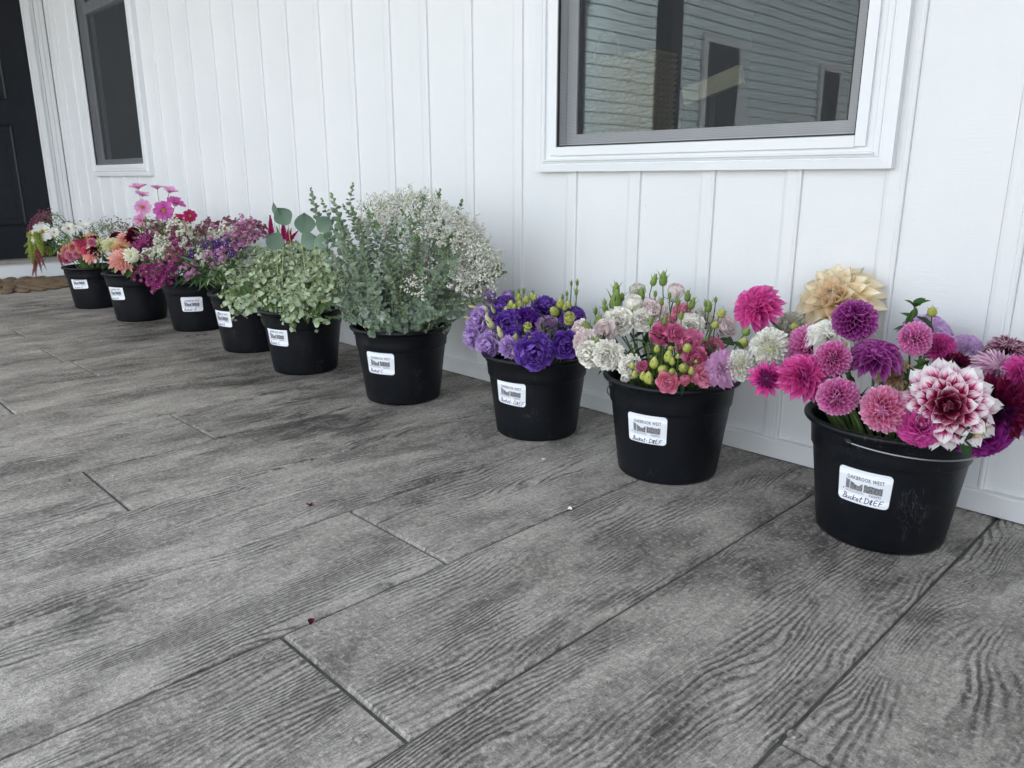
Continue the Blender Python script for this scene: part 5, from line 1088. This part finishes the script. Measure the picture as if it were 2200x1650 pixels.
dome(543, 592, 80, 70, 60, lambda x, y, Y, i: mint(tipat(x, y, Y), 4, 'pale mint stem %s of the left mint bunch' % where(x, y, 463, 623, 522, 662), 'mint stems %s of the left mint bunch' % where(x, y, 463, 623, 522, 662), 1000+i, .028), -.26, -.56)
dome(640, 580, 96, 72, 80, lambda x, y, Y, i: mint(tipat(x, y, Y), 5, 'pale mint stem %s of the right mint bunch' % where(x, y, 544, 736, 508, 652), 'mint stems %s of the right mint bunch' % where(x, y, 544, 736, 508, 652), 2000+i, .027), -.28, -.58)
for px, py, Y, lb in [(608, 665, -.56, 'mint stem hanging over the front rim at the left'), (625, 690, -.57, 'lowest mint stem, hanging in front of the bucket'), (655, 672, -.56, 'mint stem hanging over the middle of the rim'), (685, 690, -.56, 'mint stem hanging near the right rim'), (478, 655, -.50, 'mint stem trailing at the far left over the rim'), (505, 670, -.50, 'mint stem hanging beside the sticker of its bucket')]: mint(tipat(px, py, Y), 5 if px > 560 else 4, lb, None, px, .026)
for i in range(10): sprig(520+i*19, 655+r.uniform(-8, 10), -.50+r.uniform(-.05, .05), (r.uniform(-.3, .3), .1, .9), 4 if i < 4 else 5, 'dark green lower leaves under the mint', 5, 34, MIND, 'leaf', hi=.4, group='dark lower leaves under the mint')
# celosia spikes behind
CEL = G('celosia_crimson', [(0, (.30, .01, .09)), (1, (.55, .03, .20))], .2, .7, .1, .2)
AMG = G('amaranth_green', [(0, (.24, .30, .06)), (1, (.36, .42, .10))], .2, .7, .1, .2)
AMR = G('amaranth_dusky_red', [(0, (.22, .06, .06)), (1, (.36, .13, .12))], .2, .7, .1, .2)
STR = G('astilbe_plum', [(0, (.22, .05, .12)), (1, (.38, .12, .22))], .2, .7, .1, .2)
SAL = G('russet_spike', [(0, (.50, .25, .18)), (1, (.68, .40, .30))], .2, .7, .1, .2)
def spike(px, py, lpx, Y, fc, bk, mat, label, cat, name, wid=.2, group=None, droop=None, nb=70):
    P, mp = at(px, py, Y); L = lpx*mp; sd = int(px+py); rr = random.Random(sd); n = facing(P, *fc)
    B = P-n*L; t, end, cur = start(name, P, n, bk, label, cat, group, .0018, M_STEM, sd, P0=B)
    wid = wid*(1.7 if cat == 'amaranth' else 1)
    path = bez(B, B+n*L*.4, P-n*L*.3+(UZ*L*.1 if droop else 0), P, 12); Ms = []
    for i in range(nb):
        f = (i+.5)/nb; q = path[min(11, int(f*11))]*(1-(f*11) % 1)+path[min(11, int(f*11)+1)]*((f*11) % 1); T = nrm(path[min(11, int(f*11)+1)]-path[max(0, int(f*11)-1)]+1e-6); a, b, c = frame(T); az = i*GOLD; w = L*wid*.5*(1-f*.8)*rr.uniform(.8, 1.2)
        d = a*math.cos(az)+b*math.sin(az); x, y, z = frame(nrm(d+T*.6)); s = w*.9; Ms.append(mat34(x*s, y*s, z*s, q+d*w*.5-end))
    mb = MB(); mb.inst(PUFF, np.array(Ms)); mb.build('flower_spike', mat, t, kind='stuff'); return t
for px, py, l, fc, lb in [(580, 462, 42, (0, 1, 0), 'pointed crimson celosia spike at the left'), (607, 468, 44, (.0, 1, 0), 'broad crimson celosia spike behind the silver dollar leaves'), (620, 488, 26, (.15, 1, 0), 'short crimson celosia spike'), (626, 490, 24, (.3, 1, 0), 'small crimson celosia spike leaning right'), (640, 496, 34, (.8, .8, 0), 'crimson celosia spike lying to the right'), (594, 486, 26, (-.2, 1, 0), 'pale small celosia spike')]: spike(px, py, l, -.30, fc, 4, CEL if 'pale' not in lb else AMG, lb, 'celosia', 'celosia_spike', .30)
# ------------------------------------------------------------------ statice (third bucket and edges)
SWH = G('statice_white', [(0, (.60, .62, .40)), (.5, (.84, .84, .74)), (1, (.88, .88, .80))], .3, .7, .05, .1)
SPU = G('statice_violet', [(0, (.85, .85, .85)), (.22, (.80, .80, .85)), (.4, (.10, .035, .26)), (1, (.12, .05, .32))], .25, .7, .05, .2)
SMA = G('statice_magenta', [(0, (.88, .85, .85)), (.20, (.85, .80, .82)), (.36, (.45, .06, .26)), (1, (.42, .05, .28))], .25, .7, .05, .2)
SPI2 = G('statice_pink', [(0, (.70, .55, .60)), (.5, (.66, .30, .52)), (1, (.70, .38, .58))], .25, .7, .05, .2)
SGR = G('statice_bract', [(0, (.12, .17, .05)), (1, (.20, .24, .09))], .2, .7, .1, .2)
SDU = G('statice_dusky', [(0, (.80, .70, .72)), (.25, (.60, .40, .44)), (.45, (.40, .10, .20)), (1, (.44, .16, .24))], .25, .7, .05, .2)
def statice(px, py, Y, bk, mat, label, group, size=30, fc=None, n=9, nf=12, fs=.0105):
    P, mp = at(px, py, Y); return spray(P, bk, 'statice_spray', label, 'statice', group, FLO, fs, (M_STEM, mat, SGR), int(px*9+py), n, nf, size*mp, flat=.7, dirn=None if fc is None else facing(P, *fc), fl2=PUFF_S)
PUFF_S = (PUFF[0]*.55, PUFF[1], PUFF[2])
GS = 'statice sprays in the third bucket from the door'
S3 = [(455, 478, SDU), (500, 480, SDU), (540, 478, SPI2), (430, 490, SDU), (520, 490, SPI2), (555, 490, SDU), (470, 495, SPI2), (485, 500, SWH), (445, 500, SWH), (410, 505, SWH), (465, 520, SPI2), (500, 512, SPI2), (425, 520, SPI2), (455, 528, SPU), (475, 530, SPU), (500, 525, SPU), (512, 515, SPI2), (395, 540, SPI2), (375, 535, SPI2), (400, 560, SPI2), (420, 550, SPU), (440, 545, SWH), (385, 560, SPI2), (410, 575, SPI2), (430, 538, SWH), (475, 505, SWH), (505, 500, SWH), (370, 520, SPI2), (490, 540, SPI2), (545, 500, SPI2), (460, 550, SPI2), (530, 505, SDU)]
NM = {id(SDU): 'dusky red', id(SPI2): 'pink', id(SWH): 'white', id(SPU): 'violet', id(SMA): 'magenta'}
for i, (px, py, m) in enumerate(S3):
    k = (py-470)/100; statice(px, py, -.24-.20*k+r.uniform(-.03, .03), 3, m, NM[id(m)]+' statice spray %s of the long stemmed bunch' % where(px, py, 370, 555, 478, 575), NM[id(m)]+' statice %s of the long stemmed bunch' % where(px, py, 370, 555, 478, 575), 24)
# long bare stems and grassy leaves leaning right out of the statice bucket
GL = G('statice_stem_green', [(0, (.08, .15, .05)), (1, (.13, .22, .08))], .15, .5)
for i in range(46):
    px = 400+i*1.6+r.uniform(-8, 8); py = 520+r.uniform(-10, 40); P0, mp = at(px, py, -.30+r.uniform(-.1, .06)); Pe, _ = at(448+r.uniform(-40, 18), 592+r.uniform(-10, 12), -.36+r.uniform(-.06, .04))
    end = np.array([BK[3][0]+r.uniform(-.05, .06), BK[3][1]+r.uniform(-.05, .05), .06]); rim = np.array([BK[3][0]+r.uniform(-.04, .10), BK[3][1]+r.uniform(-.10, .02), .262])
    t = thing('statice_stalk', tuple(end), 'long green winged stalk leaning out of the statice bucket', 'flower stem', 'winged stalks in the statice bucket'); c = np.concatenate([bez(P0, P0*.6+rim*.4+UZ*.01, rim*.8+P0*.2, rim, 8), rim[None]*.5+end*.5, end[None]]); mb = MB(); tube(mb, c-end, .0026, 5); mb.build('stem', GL, t)
for i in range(26):
    px, py = 440+r.uniform(-35, 30), 575+r.uniform(-30, 15); sprig(px, py, -.40+r.uniform(-.05, .08), (r.uniform(-.5, .6), .8, .3), 3, 'grassy green leaves at the rim of the statice bucket', 7, 46, GL if i % 2 else M_LEAFD, 'blade', hi=.6, group='grassy leaves in the statice bucket')
# ------------------------------------------------------------------ second bucket: zinnias, cosmos, magenta statice
ZSA = G('zinnia_salmon', [(0, (.66, .30, .20)), (.5, (.85, .42, .36)), (1, (.88, .54, .48))], .3)
ZCR = G('zinnia_cream', [(0, (.50, .54, .18)), (.5, (.74, .74, .44)), (1, (.82, .80, .58))], .3)
ZOR = G('zinnia_peach', [(0, (.60, .34, .10)), (1, (.86, .56, .34))], .3)
CPK = G('cosmos_pink', [(0, (.50, .06, .28)), (.25, (.80, .32, .62)), (1, (.90, .52, .78))], .35)
CMG = G('cosmos_magenta', [(0, (.25, .01, .12)), (.3, (.62, .10, .46)), (1, (.72, .18, .56))], .4)
CRD = G('cosmos_crimson', [(0, (.20, .0, .03)), (.3, (.42, .01, .11)), (1, (.50, .02, .16))], .35)
CWH = G('cosmos_white', [(0, (.70, .70, .40)), (.3, (.88, .88, .84)), (1, (.90, .90, .88))], .4)
CDY = G('cosmos_eye', [(0, (.45, .25, .02)), (1, (.80, .50, .04))], .1)
def cosmos(px, py, rpx, Y, fc, mat, bk, label, open_=1.35, N=8, cat='cosmos'):
    open_ = .98 if fc[1] > .85 else open_
    P, mp = at(px, py, Y); R = rpx*mp*(1.12 if fc[1] > .85 else 1.05); sd = int(px*3+py); rr = random.Random(sd); n = facing(P, *fc); fr = frame(n); t, end, cur = start('cosmos', P, n, bk, label, cat, None, .0016, M_STEM, sd, P0=P)
    mb = MB(); Ms = []
    for i in range(16): az = i*GOLD; d = fr[0]*math.cos(az)+fr[1]*math.sin(az); s = R*.09; Ms.append(mat34(fr[0]*s, fr[1]*s, fr[2]*s, P+n*R*.06+d*R*.15*math.sqrt(i/16)-end))
    mb.inst(PUFF, np.array(Ms)); ey = mb.build('flower_eye', CDY, t)
    emit(ey, 'petal', [(('cosmos', i % 3), mat, pet(fr, i*2*math.pi/N+rr.uniform(-.08, .08), open_+rr.uniform(-.15, .15), P, R*rr.uniform(.92, 1.06), R*1.0, None, rr.uniform(-.2, .2))) for i in range(N)], True, end)
    return t
for px, py, R, fc, m, lb in [
 (297, 406, 18, (-.1, .95, .1), CPK, 'pale pink cosmos highest at the left, seen from the side'), (305, 422, 15, (.2, .95, .1), CPK, 'pale pink cosmos tilted right just under the highest one'), (338, 407, 14, (.0, 1, .0), CPK, 'small pale pink cosmos at the top centre'), (363, 414, 17, (.3, .9, .2), CPK, 'pale pink cosmos at the top right'),
 (308, 446, 18, (-.1, .25, .95), CPK, 'pink cosmos facing forward at the left'), (302, 474, 15, (-.1, .0, 1.), CPK, 'lowest pink cosmos facing forward'), (352, 452, 21, (.0, .1, 1.), CMG, 'large magenta cosmos facing forward in the centre'), (378, 436, 19, (.3, .8, .3), CMG, 'magenta cosmos tilted up behind the large one'), (408, 464, 14, (.1, .1, 1.), CRD, 'crimson cosmos at the right'), (385, 468, 12, (-.1, .6, .5), CRD, 'small dark crimson cosmos beside the crimson one')]:
    cosmos(px, py, R, -.34 if py > 430 else -.30, fc, m, 2, lb)
def zin(px, py, R, Y, fc, m, bk, lb, m2=None, squash=.7, kind='flat'): return dahlia(px, py, R*1.25, Y-.03, fc, kind, m, lb, bk, m2, squash=squash, cat='zinnia', n=72)
for q in [(262, 553, 24, -.54, (-.1, .6, .7), ZSA, 'large salmon zinnia over the front rim'), (192, 540, 19, -.50, (-.5, .4, .7), ZSA, 'salmon zinnia at the left between the two buckets'), (268, 512, 13, -.40, (.0, .4, .9), ZSA, 'small coral zinnia at the back right'), (213, 523, 20, -.46, (-.1, .75, .5), ZCR, 'pale lime zinnia at the left'), (242, 520, 19, -.44, (.0, .8, .5), ZCR, 'pale lime zinnia next to the first, further right'), (262, 527, 18, -.43, (.1, .8, .4), ZOR, 'faded peach zinnia behind the salmon one'), (192, 512, 17, -.44, (.0, .7, .6), ZOR, 'peach zinnia at the back left'), (283, 549, 13, -.52, (.1, .0, 1.), CRM, 'small round cream bloom at the right rim')]: zin(q[0], q[1], q[2], q[3]-.02, q[4], q[5], 2, q[6])
spike(246, 549, 34, -.52, (-.9, .1, .2), 2, SAL, 'russet feathery spike lying over the salmon zinnia', 'celosia', 'celosia_spike', .3)
GMg = 'magenta statice with white centres'
for i, (px, py, m) in enumerate([(312, 512, SMA), (335, 500, SMA), (350, 505, SMA), (345, 478, SPI2), (370, 500, SDU), (385, 495, SDU), (320, 525, SMA), (297, 530, SMA), (310, 540, SMA), (290, 555, SMA), (300, 565, SMA), (325, 565, SMA), (345, 570, SMA), (355, 580, SMA), (350, 595, SMA), (340, 602, SMA), (365, 560, SMA), (375, 548, SDU), (390, 480, SWH), (375, 490, SWH), (355, 515, SWH), (370, 510, SWH), (345, 525, SWH), (325, 548, SWH), (335, 560, SWH), (352, 545, SWH), (365, 535, SWH), (400, 495, SWH), (315, 580, SMA), (285, 575, SMA), (330, 515, SMA), (360, 530, SWH), (405, 520, SWH), (395, 515, SMA), (380, 530, SMA), (325, 585, SMA)]):
    k = (py-470)/110; statice(px, py, -.32-.22*k+r.uniform(-.03, .03), 2, m, NM[id(m)]+' statice spray in the zinnia bucket, '+where(px, py, 285, 405, 478, 602), NM[id(m)]+' statice in the zinnia bucket '+where(px, py, 285, 405, 478, 602), 24, None, 9, 12, .0115)
DIL = G('dill_green', [(0, (.16, .22, .08)), (1, (.30, .36, .14))], .2, .7, .1, .2)
DUS = G('dusky_umbel', [(0, (.22, .16, .12)), (1, (.36, .26, .22))], .2, .7, .1, .2)
for px, py, m, lb in [(235, 480, DIL, 'loose green umbel behind the zinnias'), (262, 482, DUS, 'dusky pink umbel behind the zinnias'), (205, 488, DIL, 'thin green umbel at the back left of the zinnias'), (275, 492, DUS, 'dusky umbel beside the pink cosmos'), (222, 495, DIL, 'small green umbel low behind the zinnias'), (325, 480, DIL, 'feathery green foliage under the cosmos')]:
    P, mp = at(px, py, -.36); spray(P, 2, 'umbel', lb, 'umbel', None, FLO, .0065, (M_STEM, m), px, 14, 5, 34*mp, flat=.55, dirn=facing(P, 0, 1, .2))
for i in range(12): sprig(330+r.uniform(-30, 40), 490+r.uniform(-15, 30), -.36+r.uniform(-.05, .05), (r.uniform(-.4, .4), .9, .2), 2, 'fine feathery cosmos foliage between the blooms', 12, 26, DIL, 'lance', hi=.5, group='feathery cosmos foliage')
for i in range(14): sprig(225+i*9, 570+r.uniform(-22, 8), -.50+r.uniform(-.05, .08), (r.uniform(-.7, .7), .4, .5), 2, 'green zinnia leaves at the rim', 4, 17, M_LEAF if i % 2 else M_LEAFD, 'leaf', hi=.5, group='zinnia leaves at the rim')
for px, py, lb in [(255, 575, 'green leaf hanging over the left rim'), (282, 575, 'green leaf over the middle of the rim')]: sprig(px, py, -.56, (-.3, -.3, .8), 2, lb, 3, 24, M_LEAF, 'leaf', hi=.15)
# ------------------------------------------------------------------ first bucket: white cosmos, snapdragons, amaranth
for px, py, R, fc, lb in [(92, 498, 21, (-.2, .2, .95), 'largest white cosmos at the far left'), (116, 499, 11, (.1, .3, .9), 'small white cosmos right of the largest'), (147, 491, 15, (.1, .5, .8), 'white cosmos at the middle of the far bucket'), (80, 515, 12, (-.2, -.2, .8), 'white cosmos below the largest'), (180, 487, 13, (.1, .9, .3), 'ivory cosmos seen from the side at the back'), (163, 490, 9, (.2, .6, .5), 'tiny white bloom beside the ivory one')]: cosmos(px, py, R*.95, -.58, fc, CWH, 1, lb)
SNP = G('snapdragon_pink', [(0, (.80, .40, .34)), (.5, (.84, .26, .40)), (1, (.86, .36, .52))], .3)
SNH = G('snapdragon_hot', [(0, (.70, .20, .20)), (.5, (.82, .08, .22)), (1, (.86, .18, .34))], .3)
SNC = G('snapdragon_coral', [(0, (.84, .60, .40)), (1, (.86, .42, .36))], .3)
def snap(px, py, R, Y, m, lb, fc): return rosebloom(px, py, R, Y, fc, m, 'carn', lb, 1, None, cat='snapdragon', leafy=1)
for q in [(152, 548, 13, SNP, 'pink snapdragon lowest at the left'), (142, 556, 11, SNP, 'pink snapdragon tip over the rim'), (172, 521, 12, SNH, 'hot pink snapdragon at the top'), (157, 531, 12, SNC, 'coral snapdragon in the middle'), (186, 540, 12, SNH, 'hot pink snapdragon lower right'), (142, 538, 11, SNC, 'coral snapdragon at the left'), (165, 545, 10, SNP, 'pink snapdragon in the centre'), (172, 534, 10, SNC, 'pale coral snapdragon behind the hot pink one'), (133, 552, 10, SNC, 'peach snapdragon at the far left rim'), (196, 520, 9, SNP, 'small pink snapdragon at the back')]: snap(q[0], q[1], q[2], -.56, q[3], q[4], (-.2, .2, .9))
dahlia(203, 518, 15, -.52, (.1, .2, .9), 'dark', BUR, 'upper dark red bloom between the two far buckets', 1, None, cat='zinnia', n=40)
dahlia(205, 537, 14, -.54, (.1, .0, 1), 'dark', BUR, 'lower dark red bloom between the two far buckets', 1, None, cat='zinnia', n=40)
dahlia(248, 504, 15, -.44, (-.3, .8, .3), 'dark', BUR, 'dark maroon bloom seen from the side behind the lime zinnias', 2, None, cat='zinnia', n=40)
dahlia(283, 510, 14, -.44, (.3, .2, .8), 'dark', BUR, 'dark red bloom left of the magenta statice', 2, None, cat='zinnia', n=40)
dahlia(287, 494, 13, -.42, (.0, .8, .4), 'dark', BUR, 'maroon bloom at the back beside the coral zinnia', 2, None, cat='zinnia', n=40)
for px, py, l, fc, m, lb in [(52, 530, 55, (-.75, -.35, .3), AMG, 'green amaranth tassel reaching left'), (62, 560, 60, (-.35, -.9, .2), AMG, 'green amaranth tassel hanging at the left'), (70, 568, 65, (-.2, -.95, .2), AMG, 'long green amaranth tassel'), (55, 545, 55, (-.6, -.6, .2), AMG, 'curved green amaranth tassel'), (60, 520, 50, (-.6, .3, .5), AMG, 'light green amaranth tassel at the top left of its bush'), (84, 535, 50, (-.1, -.6, .7), AMG, 'light green amaranth tassel under the largest white cosmos'), (92, 550, 55, (.1, -.8, .5), AMG, 'light green amaranth tassel nearest the pink snapdragons'), (66, 535, 50, (-.4, -.2, .7), AMG, 'light green amaranth tassel in the middle of its bush'), (78, 592, 55, (-.1, -1, .1), AMR, 'dusky red amaranth tassel hanging lowest'), (90, 578, 60, (.1, -1, .1), AMR, 'dusky red amaranth tassel'), (68, 592, 60, (-.4, -.9, .1), AMR, 'dusky red amaranth tassel pointing down left'), (100, 572, 55, (.3, -.9, .1), AMR, 'dusky red amaranth tassel at the right'), (137, 572, 40, (.2, -1, .1), AMR, 'thin plum amaranth tassel by the rim'), (72, 545, 55, (-.4, -.7, .3), AMG, 'bushy green amaranth tassel'), (98, 545, 50, (.2, -.6, .4), AMR, 'brownish amaranth tassel behind the cosmos')]:
    spike(px, py+(8 if m is AMR else 0), l*(.8 if m is AMR else 1), -.62 if m is AMG else -.59, fc, 1, m, lb, 'amaranth', 'amaranth_tassel', .17 if m is AMG else .10, None, True, 60)
for px, py, l, fc, lb in [(92, 462, 34, (.35, .9, 0), 'plum umbel upright at the far left'), (86, 470, 34, (-.2, .95, 0), 'plum umbel left of the upright one')]: pass
for px, py, m, lb in [(84, 478, STR, 'dusky plum flat umbel at the far left against the door'), (78, 490, STR, 'lower dusky plum umbel against the door'), (90, 466, STR, 'highest plum umbel against the door'), (117, 462, DIL, 'thin green branching stem rising highest in the far bucket'), (140, 478, DUS, 'brownish wispy stem at the back'), (165, 480, DUS, 'dusky wispy stem at the back right'), (130, 480, DIL, 'green wispy stem behind the white cosmos')]:
    P, mp = at(px, py, -.46); spray(P, 1, 'umbel', lb, 'umbel', None, FLO, .0085 if m is STR else .0065, (M_STEM, m), px, 22 if m is STR else 5, 12 if m is STR else 4, (26 if m is STR else 15)*mp, flat=.65, dirn=facing(P, -.6 if m is STR else 0, .7, .5))
for i in range(26): sprig(95+i*5, 530+r.uniform(-35, 35), -.52+r.uniform(-.06, .1), (r.uniform(-.5, .5), .6, .4), 1, 'green filler leaves in the far bucket', 6, 13, (M_LEAF, M_LEAFD, AMG)[i % 3], ('leaf', 'lance')[i % 2], hi=.5, group='green filler leaves in the far bucket')
# ------------------------------------------------------------------ fallen bits on the floor
def fallen(px, py, L, mat, label, key, rz, cat='fallen petal'):
    d = FW*1652+RT*(px-1100)+UP*(825-py); P = CAMP+d*(-(CAMP[2]-.003)/d[2]); o = link('fallen_petal', MB().add(*shape(key)).mesh('fallen_petal', mat), None, mat=Matrix.Translation(tuple(P)) @ Matrix.Rotation(rz, 4, 'Z') @ Matrix.Diagonal((L, L, L, 1))); tag(o, label, cat)
fallen(1166, 989, .012, WHT, 'small white petal on the floor in front of the purple bucket', ('ruf', 0), .4)
fallen(1229, 1095, .011, WHT, 'small white petal fragment between two floor boards', ('rose', 1), 2.)
fallen(668, 1343, .016, BUR, 'curled magenta petal on the floor near the butt joint', ('quill', 0), .9)
fallen(667, 1087, .014, BUR, 'brown dried bloom scrap on the floor', ('ruf', 2), 1.2)
fallen(1318, 892, .02, WHT, 'white petal lying beside the left side of the rose bucket', ('ruf', 1), 1.2)
